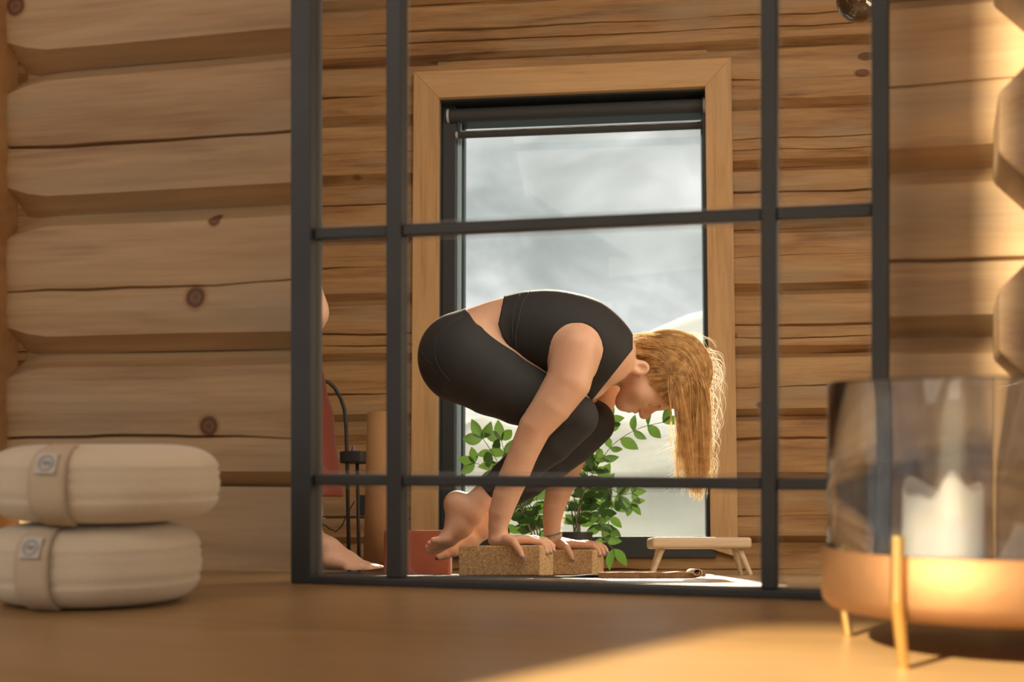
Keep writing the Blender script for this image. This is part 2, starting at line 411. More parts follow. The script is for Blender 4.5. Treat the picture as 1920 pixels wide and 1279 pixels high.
# ------------------------------------------------------------------ candle holder
M_brass = mat('brushed_brass', (.80, .56, .22), .3, 1.0)
M_cop = mat('antique_copper', (.30, .165, .08), .62, 1.0, bump=(60, .05), var=(6, .12))
M_in = mat('dark_bowl_inside', (.02, .022, .03), .6, 0)
M_wax = mat('white_wax', (.74, .73, .72), .5, **{'Subsurface Weight': .3})
M_glass = bpy.data.materials.new('clear_glass'); M_glass.use_nodes = True
t = M_glass.node_tree; t.nodes.clear()
o_ = N(t, 'ShaderNodeOutputMaterial'); g_ = N(t, 'ShaderNodeBsdfGlass', i_IOR=1.45, i_Roughness=.0); g_.inputs['Color'].default_value = (.995, 1, .998, 1)
t.links.new(g_.outputs[0], o_.inputs['Surface'])
HX, HYc = .44, 1.345
ch = empty('candle_holder', TR(HX, HYc, 0)); tag(ch, 'copper bowl candle holder on thin brass legs with a tall clear glass cylinder', 'candle holder')
b = MB(); R = .148
b.lathe([(.001, .038), (R-.022, .038), (R-.008, .041), (R-.002, .047), (R, .056), (R, .0965), (R-.001, .0975), (R-.003, .0975), (R-.004, .060), (R-.03, .050), (.001, .050)], 72)
bo = b.build('bowl', M_cop, ch, smooth=True)
b = MB(); b.lathe([(.001, .0505), (R-.031, .0505), (R-.0045, .061), (R-.0035, .0970)], 72); b.build('bowl_lining', M_in, bo, smooth=True)
for k, ang in enumerate((-135, 135, 45, -45)):
    a = math.radians(ang+0); ca, sa = math.cos(a), math.sin(a)
    b = MB(); r0, r1 = R+.0065, R+.0005
    b.tube([((R+.006)*ca, (R+.006)*sa, .115), ((R+.0065)*ca, (R+.0065)*sa, .06), ((R-.004)*ca, (R-.004)*sa, 0)], [.0062, .0060, .0045], 14)
    b.build('leg', M_brass, ch, smooth=False, bevel=.001)
b = MB(); r1 = R-.0055; r0 = r1-.0022
b.lathe([(r0, .068), (r0, .2495), (r0+.0008, .2515), (r1-.0008, .2515), (r1, .2495), (r1, .068), (r1-.0008, .067), (r0+.0008, .067), (r0, .068)][::-1], 128, caps=False)
b.build('glass_cylinder', M_glass, ch, smooth=True)
cn = empty('pillar_candle', TR(.392, 1.31, .0538)); tag(cn, 'white pillar candle with a melted uneven rim inside the glass cylinder', 'candle')
b = MB(); rc = .036; o = 0
def candle_rim(t): return .101+.012*math.exp(-((((t+math.pi/2+.05+math.pi) % (2*math.pi))-math.pi)/.26)**2)-.008*math.exp(-((((t+math.pi/2+.55+math.pi) % (2*math.pi))-math.pi)/.25)**2)+.004*math.sin(t*3+1)-.003*math.sin(2*t)
nk = 64; rings = [(rc, lambda t: 0), (rc, lambda t: .04), (rc*.99, lambda t: .085), (rc*.985, lambda t: candle_rim(t)-.004), (rc*.95, candle_rim), (rc*.90, lambda t: candle_rim(t)-.003), (rc*.85, lambda t: .085), (rc*.5, lambda t: .078), (.001, lambda t: .077)]
for r, fz_ in rings:
    for k in range(nk):
        t_ = 2*math.pi*k/nk; b.v.append((r*math.cos(t_), r*math.sin(t_), fz_(t_)))
for i in range(len(rings)-1):
    for k in range(nk): b.f.append((i*nk+k, i*nk+(k+1) % nk, (i+1)*nk+(k+1) % nk, (i+1)*nk+k))
b.f.append(tuple(reversed(range(nk))))
b.build('wax', M_wax, cn, smooth=True)
b = MB(); b.tube([(0, 0, .076), (.001, 0, .085), (.003, .001, .092)], .0011, 6); b.build('wick', mat('charred_wick', (.02, .018, .015), .9), cn)

# ------------------------------------------------------------------ window wall in the reflected room
wL = plane_pt(MW, 776, 500).x; wR = plane_pt(MW, 1376, 500).x
wT = plane_pt(MW, 1078, 126).z
oL = plane_pt(MW, 824, 500).x; oR = plane_pt(MW, 1326, 500).x; oT = plane_pt(MW, 1078, 177).z
oB = plane_pt(MW, 1150, 1030).z
bs = [-.12]; z = .11
while z < 2.8: bs.append(z); z += .2255
wb = MB()
for i in range(len(bs)-1):
    a, b_ = bs[i], bs[i+1]; mid = (a+b_)/2
    rs = random.Random(i)
    c = [(mid+rs.uniform(-.03, .03), .018, .0046)]
    if rs.random() < .45: c.append((c[0][0]-.045, .014, .003))
    if oB < mid < oT:
        log_piece(wb, -3, oL-.01, a, b_, c, seed=i*2.3+70, rec=.036, ch=.022, wob=.005)
        log_piece(wb, oR+.01, 3.2, a, b_, c, seed=i*2.3+90, rec=.036, ch=.022, wob=.005)
    elif a < oT-.01 < b_:
        log_piece(wb, -3, oL-.01, a, b_, c, seed=i*2.3+70, rec=.036, ch=.022, wob=.005)
        log_piece(wb, oR+.01, 3.2, a, b_, c, seed=i*2.3+90, rec=.036, ch=.022, wob=.005)
        if b_-oT > .05: log_piece(wb, oL-.01, oR+.01, oT+.004, b_, [(oT+(b_-oT)*.5, .01, .003)], seed=i*2.3+70, rec=.026, ch=.01, wob=.002)
        else: wb.box((oL-.01, .026, oT+.004), (oR+.01, .055, b_))
    else: log_piece(wb, -3, 3.2, a, b_, c, seed=i*2.3+70, rec=.036, ch=.022, wob=.005)
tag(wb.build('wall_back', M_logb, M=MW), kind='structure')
win = empty('window_1', MW @ Matrix.Translation(((oL+oR)/2, 0, 0))); tag(win, kind='structure')
xc = (oL+oR)/2
M_cas = wood('window_casing_pine', (.42, .24, .09), (.58, .36, .16), (.66, .43, .21), greyamt=.25, gx=1.6, gz=22)
M_casv = wood('window_casing_pine_upright', (.42, .24, .09), (.58, .36, .16), (.66, .43, .21), greyamt=.25, gx=1.6, gz=22, rot=(0, math.pi/2, 0))
M_wfr = mat('dark_window_frame', (.035, .042, .048), .45, .1)
M_alu = mat('pale_blue_glazing_bead', (.42, .60, .68), .4, .2)
def prism(name, poly, y0, y1, m, parent, bevel=.002):
    b = MB(); n = len(poly)
    b.add([(p[0]-xc, y0, p[1]) for p in poly]+[(p[0]-xc, y1, p[1]) for p in poly], [tuple(range(n)), tuple(n+k for k in reversed(range(n)))]+[(k, n+k, n+(k+1) % n, (k+1) % n) for k in range(n)])
    return b.build(name, m, parent, bevel=bevel)
prism('casing', [(wL, wT), (wR, wT), (oR, oT), (oL, oT)][::-1], -.03, .02, M_cas, win)
prism('casing', [(wL, wT), (oL, oT), (oL, oB), (wL, oB-.03)][::-1], -.03, .02, M_casv, win)
prism('casing', [(wR, wT), (wR, oB-.03), (oR, oB), (oR, oT)][::-1], -.03, .02, M_casv, win)
FR = .055
def wbox(name, x0, x1, y0, y1, z0, z1, m, par=win, bevel=.0015):
    b = MB(); b.box((x0-xc, y0, z0), (x1-xc, y1, z1)); return b.build(name, m, par, bevel=bevel)
wbox('frame_side', oL, oL+.048, .06, .2, oB, oT, M_wfr); wbox('frame_side', oR-.012, oR, .06, .2, oB, oT, M_wfr)
wbox('jamb', oL-.012, oL, .0, .2, oB, oT, M_wfr); wbox('jamb', oR, oR+.012, .0, .2, oB, oT, M_casv)
wbox('frame_rail', oL, oR, .0, .2, oT-.006, oT+.02, M_wfr); wbox('frame_rail', oL+.048, oR-.012, .09, .18, oT-.06, oT-.006, M_wfr)
wbox('sill', oL-.02, oR+.02, -.02, .2, oB-.03, oB+.045, M_wfr)
wbox('glazing_bead', oL+.048, oL+.063, .10, .16, oB+.04, oT-.02, M_alu); wbox('glazing_bead', oL+.063, oL+.071, .12, .17, oB+.04, oT-.02, M_wfr)
wbox('glazing_bead', oR-.018, oR-.0122, .10, .16, oB+.04, oT-.02, M_alu)
M_pane = bpy.data.materials.new('window_glass'); M_pane.use_nodes = True; t = M_pane.node_tree; t.nodes.clear()
o_ = N(t, 'ShaderNodeOutputMaterial'); tr = N(t, 'ShaderNodeBsdfTransparent'); tr.inputs[0].default_value = (.97, .99, .98, 1); gl = N(t, 'ShaderNodeBsdfGlossy', i_Roughness=.02)
mxs = N(t, 'ShaderNodeMixShader'); mxs.inputs[0].default_value = .012
t.links.new(tr.outputs[0], mxs.inputs[1]); t.links.new(gl.outputs[0], mxs.inputs[2]); t.links.new(mxs.outputs[0], o_.inputs['Surface'])
wbox('pane', oL+.06, oR-.012, .148, .152, oB+.04, oT-.04, M_pane, bevel=0)
# roller blind, nearly fully raised
M_roll = mat('charcoal_blind_fabric', (.045, .05, .052), .7, bump=(200, .1))
M_clip = mat('pale_bracket', (.6, .6, .58), .4)
rb = empty('roller_blind', MW @ Matrix.Translation((xc, 0, oT-.045))); tag(rb, 'charcoal roller blind rolled up at the top of the window', 'blind')
half = (oR-oL)/2
b = MB(); b.tube([(-half+.028, .055, 0), (half-.006, .055, 0)], .026, 24); b.build('roll', M_roll, rb, smooth=False, bevel=.001)
for s in (-1, 1):
    b = MB(); xx = -half+.022 if s < 0 else half-.004
    b.tube([(xx-.004, .055, 0), (xx+.004, .055, 0)], .0265, 18); b.build('bracket', M_clip, rb)
b = MB(); b.tube([(-half+.06, .055, -.073), (half-.012, .055, -.073)], .0145, 14); bb = b.build('bottom_bar', M_roll, rb, smooth=False)
b = MB(); b.tube([(-half+.05, .055, -.073), (-half+.06, .055, -.073)], .012, 10); b.build('end_cap', M_clip, bb)
b = MB(); b.tube([(-half+.07+(2*half-.10)*i/40, .0425+.0016*math.sin(i*2.1), -.064+.0008*math.sin(i*1.3)) for i in range(41)], .0016, 6)
b.build('stitching', M_clip, bb)
for xx in (-half+.061, ):
    b = MB(); b.box((xx-.004, .052, -.07), (xx+.004, .058, -.02)); b.build('fabric_edge', M_roll, rb)
# floor of the reflected room
M_fl2 = wood('pale_floor', (.34, .24, .14), (.46, .35, .22), (.54, .43, .29), greyamt=.3, rough=.22, gx=.8, gz=9, seam=(.14, .7), bump=.05)
b = MB(); wi = MW.inverted()
e0 = wi @ MF @ Vector((-3.2, -.078, 0)); e1 = wi @ MF @ Vector((3.0, -.078, 0))
b.add([(e0.x, e0.y, -.06), (e1.x, e1.y, -.06), (3.2, .03, -.06), (-3.2, .03, -.06), (e0.x, e0.y, 0), (e1.x, e1.y, 0), (3.2, .03, 0), (-3.2, .03, 0)], [(0,3,2,1),(4,5,6,7),(0,1,5,4),(1,2,6,5),(2,3,7,6),(3,0,4,7)])
tag(b.build('floor_back', M_fl2, M=MW), kind='structure')
b = MB(); b.box((-3, -2.75, 2.72), (3.2, .2, 2.78)); tag(b.build('ceiling_back', M_trim, M=MW), kind='structure')
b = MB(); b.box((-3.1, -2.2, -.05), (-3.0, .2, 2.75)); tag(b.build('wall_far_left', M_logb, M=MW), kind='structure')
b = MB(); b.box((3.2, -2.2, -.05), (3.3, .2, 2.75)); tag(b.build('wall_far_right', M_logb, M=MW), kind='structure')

# ------------------------------------------------------------------ mountains outside
def hill(name, D0, D1, ridge, base, m, seed, amp, label):
    """slope rising from depth D0 to its crest at D1; ridge: (px, py) crest line as seen through the window"""
    nx, ny = 120, 40; b = MB()
    xs = np.linspace(500, 1700, nx)
    ry = np.interp(xs, [p[0] for p in ridge], [p[1] for p in ridge])
    for j in range(ny):
        s = j/(ny-1); D = D0+(D1-D0)*s
        for i in range(nx):
            top = rpt(xs[i], ry[i], D1); x = top.x
            k = s**.8
            z = base+(top.z-base)*k
            z += amp*D1*(noise.fractal(Vector((x/D1*9, D/D1*7, seed)), 1.0, 2.1, 5))*(.25+.75*math.sin(math.pi*min(s, .98)))*(1 if s < 1 else .2)
            b.v.append((x, D, z))
    for i in range(nx): x = b.v[(ny-1)*nx+i][0]; b.v.append((x, D1*1.15, base))
    for j in range(ny):
        for i in range(nx-1): a = j*nx+i; b.f.append((a, a+1, a+nx+1, a+nx))
    o = b.build(name, m, smooth=True, M=MR); tag(o, label, 'mountain', kind='structure'); return o
def snow(name, rock, sn, sc, lo, hi):  # rock to snow tones, with haze put into the colours
    m = bpy.data.materials.new(name); m.use_nodes = True; t = m.node_tree; bs_ = t.nodes['Principled BSDF']; bs_.inputs['Roughness'].default_value = .9
    tc = N(t, 'ShaderNodeTexCoord'); mp = N(t, 'ShaderNodeMapping'); mp.inputs['Scale'].default_value = (sc*.5, sc*.4, sc*2.2); mp.inputs['Rotation'].default_value = (0, .25, 0)
    n = N(t, 'ShaderNodeTexNoise', i_Scale=1.0, i_Detail=7.0, i_Roughness=.6); r = ramp(t, [(lo, rock), (hi, sn)])
    t.links.new(tc.outputs['Object'], mp.inputs[0]); t.links.new(mp.outputs[0], n.inputs['Vector']); t.links.new(n.outputs['Fac'], r.inputs[0]); t.links.new(r.outputs[0], bs_.inputs['Base Color'])
    return m
hill('snowy_mountain', 90, 420, [(500, 760), (860, 700), (1000, 690), (1150, 655), (1240, 612), (1290, 590), (1345, 578), (1500, 560), (1700, 600)], -6, snow('distant_snow', (.20, .235, .245), (.50, .52, .52), .025, .42, .6), 3, .008, 'pale snow covered mountain rising beyond the window')
hill('hillside', 12, 80, [(500, 830), (860, 802), (900, 782), (960, 800), (1080, 815), (1160, 790), (1250, 800), (1340, 835), (1700, 820)], -3.0, snow('frosted_grass', (.028, .05, .038), (.12, .145, .125), .12, .45, .78), 8, .006, 'frosted grey green hillside below the mountain outside the window')

# ------------------------------------------------------------------ things on the reflected floor
M_mat = mat('black_yoga_mat', (.045, .047, .05), .75, bump=(120, .1))
ym = MB(); nx, ny = 60, 14
p0 = rpt(560, 1083, 3.62)
def mz(x, y): return .004+.0045*math.exp(-((x-.19)/.035)**2)*(1 if y < 3.5 else .2)
xs = np.linspace(-.62, .34, nx); ys = np.linspace(3.42, 3.9, ny)
for top in (1, 0):
    for y in ys:
        for x in xs: ym.v.append((x, y, mz(x, y) if top else mz(x, y)-.0035))
for j in range(ny-1):
    for i in range(nx-1):
        a = j*nx+i; ym.f.append((a, a+1, a+nx+1, a+nx)); a += nx*ny; ym.f.append((a, a+nx, a+nx+1, a+1))
for j in range(ny-1):
    for i in (0, nx-1): a = j*nx+i; ym.f.append((a, a+nx, a+nx+nx*ny, a+nx*ny))
for i in range(nx-1):
    for j in (0, ny-1): a = j*nx+i; ym.f.append((a, a+1, a+1+nx*ny, a+nx*ny))
tag(ym.build('yoga_mat', M_mat, M=MR, smooth=False), 'thin black yoga mat lying under the cork blocks', 'mat')

# cork blocks
M_cork = bpy.data.materials.new('cork'); M_cork.use_nodes = True; t = M_cork.node_tree; bs_ = t.nodes['Principled BSDF']; bs_.inputs['Roughness'].default_value = .85
tc = N(t, 'ShaderNodeTexCoord'); v = N(t, 'ShaderNodeTexVoronoi', i_Scale=330.0); n = N(t, 'ShaderNodeTexNoise', i_Scale=190.0, i_Detail=3.0)
r1 = ramp(t, [(.0, (.38, .22, .10)), (.5, (.62, .41, .20)), (1, (.78, .56, .31))]); mixc = N(t, 'ShaderNodeMix', data_type='RGBA', blend_type='OVERLAY'); mixc.inputs['Factor'].default_value = .6
t.links.new(tc.outputs['Object'], v.inputs['Vector']); t.links.new(tc.outputs['Object'], n.inputs['Vector']); t.links.new(v.outputs['Color'], r1.inputs[0])
t.links.new(r1.outputs[0], mixc.inputs[6]); t.links.new(n.outputs['Fac'], mixc.inputs[7]); t.links.new(mixc.outputs[2], bs_.inputs['Base Color'])
BH = .0735
def cork(px, D, L_, Wd, yaw, label, BH=BH):
    p = rpt(px, 1080, D)
    M = MR @ TR(p.x, D, .0045, yaw)
    b = MB(); b.box((-L_/2, -Wd/2, 0), (L_/2, Wd/2, BH)); o = b.build('cork_block', M_cork, M=M, bevel=.0035, seg=3)
    tag(o, label, 'yoga block', 'cork yoga blocks under the hands'); return M
CB1 = cork(949, 3.545, .212, .10, math.radians(-20), 'nearer cork yoga block with the bare feet beside it')
CB2 = cork(1050, 3.80, .212, .10, math.radians(-20), 'farther cork yoga block, partly hidden behind the other, under the hand with bracelets', .066)

# low stool
M_st = wood('birch_stool', (.50, .38, .24), (.66, .52, .35), (.74, .61, .44), greyamt=.05, gx=3, gz=20)
Ds = 4.45
sl = rpt(1213, 1020, Ds); sr_ = rpt(1408, 1020, Ds); zt = rpt(1310, 1008, Ds).z; zk = rpt(1310, 1029, Ds).z
st = empty('low_stool', MR @ TR((sl.x+sr_.x)/2, Ds, 0)); tag(st, 'small low wooden stool with a rectangular top and splayed legs below the window', 'stool')
hw = (sr_.x-sl.x)/2-.008
b = MB(); b.box((-hw, -.07, zk), (hw, .10, zt)); b.build('seat', M_st, st, bevel=.010, seg=4)
for sx in (-1, 1):
    for sy in (-1, 1):
        b = MB(); top = Vector((sx*(hw-.035), sy*.045+.01, zk+.002)); bot = Vector((sx*(hw-.002 if sy < 0 else hw-.012), sy*.065+.01, 0))
        b.tube([bot, top], [.0065, .010], 12); b.build('leg', M_st, st)
# flat cork mat piece with a curled end
Dm = 3.33
a = rpt(1126, 1090, Dm); c = rpt(1318, 1095, Dm)
M_cm = mat('brown_cork_sheet', (.33, .17, .075), .7, bump=(300, .4), var=(60, .3))
b = MB(); n = 40; prof = []
for i in range(n+1):
    s = i/n; x = a.x+(c.x-a.x)*s; zz = .001+(.004*math.exp(-((s-.97)/.04)**2)); prof.append((x, zz))
for (x, zz) in prof:
    th = .0135+.003*noise.noise(Vector((x*30, 0, 0)))
    b.v += [(x, Dm-.05, zz), (x, Dm-.05, zz+th), (x, Dm+.08, zz+th), (x, Dm+.08, zz)]
for i in range(n):
    for k in range(4): b.f.append((i*4+k, i*4+4+k, i*4+4+(k+1) % 4, i*4+(k+1) % 4))
b.f += [(0, 1, 2, 3), (n*4+3, n*4+2, n*4+1, n*4)]
cm = b.build('folded_mat', M_cm, M=MR, bevel=.002)
tag(cm, 'brown folded cork mat with a curled end on the floor before the stool', 'mat')
b = MB(); 
pts = [(c.x-.02+.012*math.cos(t_)*(1-t_/14), 0, .012+.010*math.sin(t_)*(1-t_/14)) for t_ in np.linspace(-1.5, 6.5, 22)]
m_ = len(pts)
for (x, _, z) in pts: b.v += [(x, Dm-.055, z+.001), (x, Dm+.075, z+.001)]
for i in range(m_-1): b.f.append((2*i, 2*i+1, 2*i+3, 2*i+2))
cu = b.build('curled_end', mat('curled_lining', (.62, .50, .36), .6), cm, smooth=True); s_ = cu.modifiers.new('s', 'SOLIDIFY'); s_.thickness = .002
# rust bolster
Db = 4.3
a = rpt(722, 1055, Db); c = rpt(846, 995, Db)
b = MB(); b.box((a.x, Db-.05, 0.0), (c.x, Db+.08, c.z)); bl = b.build('foam_bolster', mat('rust_fabric', (.42, .13, .075), .85, bump=(300, .1), var=(10, .1)), M=MR, bevel=.008, seg=4)
tag(bl, 'rust red rectangular foam block standing on the floor behind the bare toes', 'yoga bolster')
# tan rolled mat standing upright
Dr = 4.55
rt = rpt(712, 775, Dr); rbp = rpt(706, 1060, Dr)
root = empty('rolled_mat', MR @ TR(rbp.x+.02, Dr, 0)); tag(root, 'tall tan rolled mat standing upright beside the window casing', 'rolled mat')
M_tan = mat('tan_mat', (.48, .27, .12), .75, bump=(60, .1), var=(5, .12))
b = MB(); sp = []
for i in range(120):
    t_ = i*.22; r = .022+.0016*t_; sp.append((r*math.cos(t_), r*math.sin(t_)))
for (x, y) in sp: b.v += [(x-.005, y, 0), (x+.004, y, rt.z)]
for i in range(len(sp)-1): b.f.append((2*i, 2*i+2, 2*i+3, 2*i+1))
o = b.build('roll', M_tan, root, smooth=True); s_ = o.modifiers.new('s', 'SOLIDIFY'); s_.thickness = .003
# floor stand with tray
Dl = 4.75
def rl(px, py): q = rpt(px, py, Dl); return q
base = rl(655, 1060)
root = empty('floor_stand', MR @ TR(base.x, Dl, 0)); tag(root, 'slim black metal floor stand with a bent top and small round tray', 'stand')
def rel(px, py, dy=0): q = rl(px, py); return (q.x-base.x, dy, max(q.z, 0))
b = MB(); b.tube([rel(612, 719, -.05), rel(620, 720, -.045), rel(630, 730, -.03), rel(640, 748, -.015), rel(646, 768, 0), rel(649, 800, 0), rel(651, 870, 0), (0.0, 0, 0)], .0065, 10); b.build('pole', M_blk, root, smooth=True)
b = MB(); b.tube([rel(668, 868, .03), (.030, .03, 0)], .006, 10); b.build('pole', M_blk, root, smooth=True)
b = MB(); q0 = rel(668, 868, .0); q1 = rel(668, 847, .0)
b.lathe([(.0, q0[2]), (.048, q0[2]), (.052, q0[2]+.004), (.052, q1[2]), (.049, q1[2]), (.048, q0[2]+.006), (.0, q0[2]+.006)], 32, c=(q0[0]-.005, .02, 0)); b.build('tray', M_blk, root, smooth=False)
b = MB(); b.lathe([(0, 0), (.10, 0), (.10, .006), (.02, .010), (0, .010)], 32, c=(.012, .015, 0)); b.build('base', M_blk, root)
g0 = rel(662, 846)
cr_ = MB(); cr_.lathe([(.002, 0), (.011, .004), (.013, .02), (.010, .036), (.004, .05), (.001, .058)], 7)
o = cr_.build('amethyst', mat('purple_crystal', (.22, .10, .14), .3), M=MR @ TR(base.x+g0[0], Dl+.02, q0[2]+.0065)); tag(o, 'small purple pointed crystal standing on the round black tray', 'crystal')
g1 = rpt(677, 945, 4.9)
b = MB(); b.box((g1.x-.025, 4.98, g1.z-.035), (g1.x+.03, 5.06, g1.z+.035)); o = b.build('power_adapter', mat('black_plastic', (.03, .032, .036), .5), M=MR, bevel=.004); tag(o, 'black rectangular power adapter on the wall behind the floor stand', 'adapter')
b = MB(); pts = [rpt(px, py, 4.97) for px, py in ((665, 940), (650, 965), (642, 985), (630, 997), (618, 992), (610, 985), (600, 984))]; b.tube(pts, .0025, 6); b.build('cable', mat('black_cable', (.02, .02, .02), .5), o, smooth=True)
# smoked glass pendant
Dp = 3.9
pc = rpt(1612, -2, Dp)
root = empty('pendant_lamp', MR @ Matrix.Translation(pc)); tag(root, 'smoked brown glass globe pendant lamp hanging at the top right', 'pendant lamp')
M_smk = mat('smoked_glass', (.10, .055, .028), .04, .0, **{'Specular IOR Level': 1.0, 'Coat Weight': 1.0, 'Transmission Weight': .45})
b = MB(); Rg = .0655; b.lathe([(max(.0005, Rg*math.sin(t_)), -Rg*math.cos(t_)) for t_ in np.linspace(0.01, math.pi-.35, 30)], 48); b.build('globe', M_smk, root, smooth=True)
b = MB(); b.lathe([(.001, .054), (.024, .054), (.024, .09), (.008, .1), (.001, .1)], 24); b.build('socket', M_brass, root)
ceil_h = 2.72-pc.z
b = MB(); b.tube([(0, 0, .095), (0, 0, ceil_h)], .003, 8); b.build('cord', M_blk, root)
b = MB(); b.lathe([(0.001, -.028), (.012, -.024), (.017, -.008), (.013, .02), (.010, .054), (0.001, .054)], 20); b.build('bulb', mat('amber_bulb', (.7, .45, .2), .1), root, smooth=True)

# ------------------------------------------------------------------ potted plants by the window
def leafmat(name, c1, c2):
    m = bpy.data.materials.new(name); m.use_nodes = True; t = m.node_tree; t.nodes.clear()
    o = N(t, 'ShaderNodeOutputMaterial'); d = N(t, 'ShaderNodeBsdfPrincipled', i_Roughness=.4); tl = N(t, 'ShaderNodeBsdfTranslucent'); mx = N(t, 'ShaderNodeMixShader'); mx.inputs[0].default_value = .3
    oi = N(t, 'ShaderNodeTexNoise', i_Scale=14.0); tc = N(t, 'ShaderNodeTexCoord'); r = ramp(t, [(.35, c1), (.65, c2)])
    t.links.new(tc.outputs['Object'], oi.inputs['Vector']); t.links.new(oi.outputs['Fac'], r.inputs[0]); t.links.new(r.outputs[0], d.inputs['Base Color'])
    tl.inputs[0].default_value = (.15, .28, .04, 1)
    t.links.new(d.outputs[0], mx.inputs[1]); t.links.new(tl.outputs[0], mx.inputs[2]); t.links.new(mx.outputs[0], o.inputs['Surface']); return m
M_leaf = leafmat('glossy_leaf', (.022, .075, .025), (.055, .15, .04))
M_stem = mat('plant_stem', (.17, .15, .10), .7)
M_pot = mat('dark_pot', (.035, .037, .04), .5, bump=(50, .05))
M_pot2 = mat('dark_brown_pot', (.12, .055, .035), .6)
def leaf(mb, base, d, ln, wd_, rs):
    d = d.normalized(); side = d.cross(Vector((rs.uniform(-.5, .5), 1+rs.uniform(-.4, .4), rs.uniform(-.3, .6)))).normalized(); up = side.cross(d).normalized()
    n = 7; o = len(mb.v); th = rs.uniform(-.5, .5)
    side, up = side*math.cos(th)+up*math.sin(th), up*math.cos(th)-side*math.sin(th)
    for i in range(n):
        s = i/(n-1); w = wd_*math.sin(math.pi*min(1, s*.97+.02))**.8*(1-.25*s); c = base+d*ln*s-up*ln*.16*s*s
        mb.v += [tuple(c-side*w+up*w*.25), tuple(c), tuple(c+side*w+up*w*.25)]
    for i in range(n-1):
        for k in range(2): a = o+i*3+k; mb.f.append((a, a+1, a+4, a+3))
def plant(pot_px, D, pot_r, pot_h, branches, label, seed, pm):
    rs = random.Random(seed); p = rpt(pot_px, 1070, D)
    root = empty('potted_plant', MR @ TR(p.x, D, 0)); tag(root, label, 'plant')
    b = MB(); b.lathe([(.001, 0), (pot_r*.78, 0), (pot_r, pot_h*.95), (pot_r*1.05, pot_h*.95), (pot_r*1.05, pot_h), (pot_r*.93, pot_h), (pot_r*.9, pot_h*.9), (.001, pot_h*.88)], 32); b.build('pot', pm, root)
    org = Vector((p.x, D, 0))
    for br in branches:
        pts3 = [Vector((rs.uniform(-.01, .01), rs.uniform(-.01, .01), pot_h*.87))]
        dy0, pxs = br[0], br[1:]
        for k, (px, py) in enumerate(pxs): q = rpt(px, py, D+dy0*(k+1)/len(pxs)); pts3.append(q-org)
        # smooth
        dense = []
        for i in range(len(pts3)-1):
            a_, b_ = pts3[i], pts3[i+1]; n_ = max(2, int((b_-a_).length/.02))
            for k in range(n_): dense.append(a_.lerp(b_, k/n_))
        dense.append(pts3[-1])
        for _ in range(3): dense = [dense[0]]+[(dense[i-1]+dense[i]*2+dense[i+1])/4 for i in range(1, len(dense)-1)]+[dense[-1]]
        m = MB(); m.tube(dense, [max(.0013, .0034*(1-i/len(dense))) for i in range(len(dense))], 6); so = m.build('stem', M_stem, root, smooth=True)
        lm = MB(); n_ = len(dense); side = 1
        for i in range(max(2, n_//5), n_):
            if i % 2 and i != n_-1: continue
            t_ = (dense[i]-dense[i-1]).normalized(); side = -side
            out = t_.cross(Vector((0, 1, 0))).normalized()*side
            ln = rs.uniform(.045, .072)
            if i == n_-1: leaf(lm, dense[i], t_, ln, ln*.31, rs)
            leaf(lm, dense[i], t_*.55+out*.9+Vector((0, rs.uniform(-.5, .5), rs.uniform(-.15, .15))), ln, ln*.32, rs)
            if rs.random() < .85: leaf(lm, dense[i], t_*.4-out*.8+Vector((0, rs.uniform(-.6, .6), 0)), ln*.9, ln*.29, rs)
        lm.build('leaves', M_leaf, so, smooth=True)
plant(1012, 4.6, .036, .075, [(-.05, (985, 960), (950, 900), (925, 850), (905, 822)), (-.05, (975, 950), (930, 880), (890, 868)), (0, (990, 960), (960, 890), (945, 850), (940, 825)), (.05, (1000, 960), (975, 930), (955, 940), (950, 985)), (0, (1010, 950), (1000, 910), (1012, 880)), (.0, (1000, 960), (985, 925), (970, 905), (985, 880))], 'small leafy plant in a brown pot, left of the two by the window', 3, M_pot2)
plant(1082, 4.6, .05, .135, [(-.05, (1090, 930), (1115, 880), (1150, 830), (1200, 800), (1243, 792)), (0, (1085, 930), (1110, 900), (1140, 905), (1150, 940), (1140, 985)), (.03, (1090, 930), (1120, 905), (1150, 915), (1182, 945)), (-.03, (1088, 920), (1112, 860), (1135, 820), (1140, 790)), (0, (1075, 940), (1080, 890), (1092, 860)), (.02, (1092, 945), (1125, 935), (1160, 930), (1185, 925)), (-.02, (1085, 940), (1105, 920), (1125, 960), (1128, 1010), (1150, 1030)), (.05, (1070, 940), (1060, 900), (1075, 880))], 'leafy green plant in a dark pot with a long branch reaching up to the right', 5, M_pot)

# ------------------------------------------------------------------ implicit body modelling
def smin(a, b, k):
    h = np.clip(.5+.5*(b-a)/k, 0, 1); return b*(1-h)+a*h-k*h*(1-h)
def A3(v): return np.array([v[0], v[1], v[2]], dtype=np.float32)
class Cap:
    def __init__(s, a, b, ra, rb): s.a, s.b, s.ra, s.rb = A3(a), A3(b), ra, rb
    def __call__(s, P):
        ab = s.b-s.a; pa = P-s.a; h = np.clip((pa@ab)/max(1e-9, float(ab@ab)), 0, 1)
        return np.linalg.norm(pa-h[:, None]*ab, axis=1)-(s.ra+(s.rb-s.ra)*h)
class Ell:
    def __init__(s, c, r, R=None): s.c, s.r = A3(c), np.array(r, dtype=np.float32); s.R = None if R is None else np.array(R, dtype=np.float32)
    def __call__(s, P):
        p = P-s.c
        if s.R is not None: p = p@s.R
        k0 = np.linalg.norm(p/s.r, axis=1); k1 = np.linalg.norm(p/(s.r**2), axis=1)+1e-6
        return k0*(k0-1)/k1
class Blend:
    def __init__(s, prims, k): s.p, s.k = prims, k
    def __call__(s, P):
        d = s.p[0](P)
        for q in s.p[1:]: d = smin(d, q(P), s.k) if s.k else np.minimum(d, q(P))
        return d
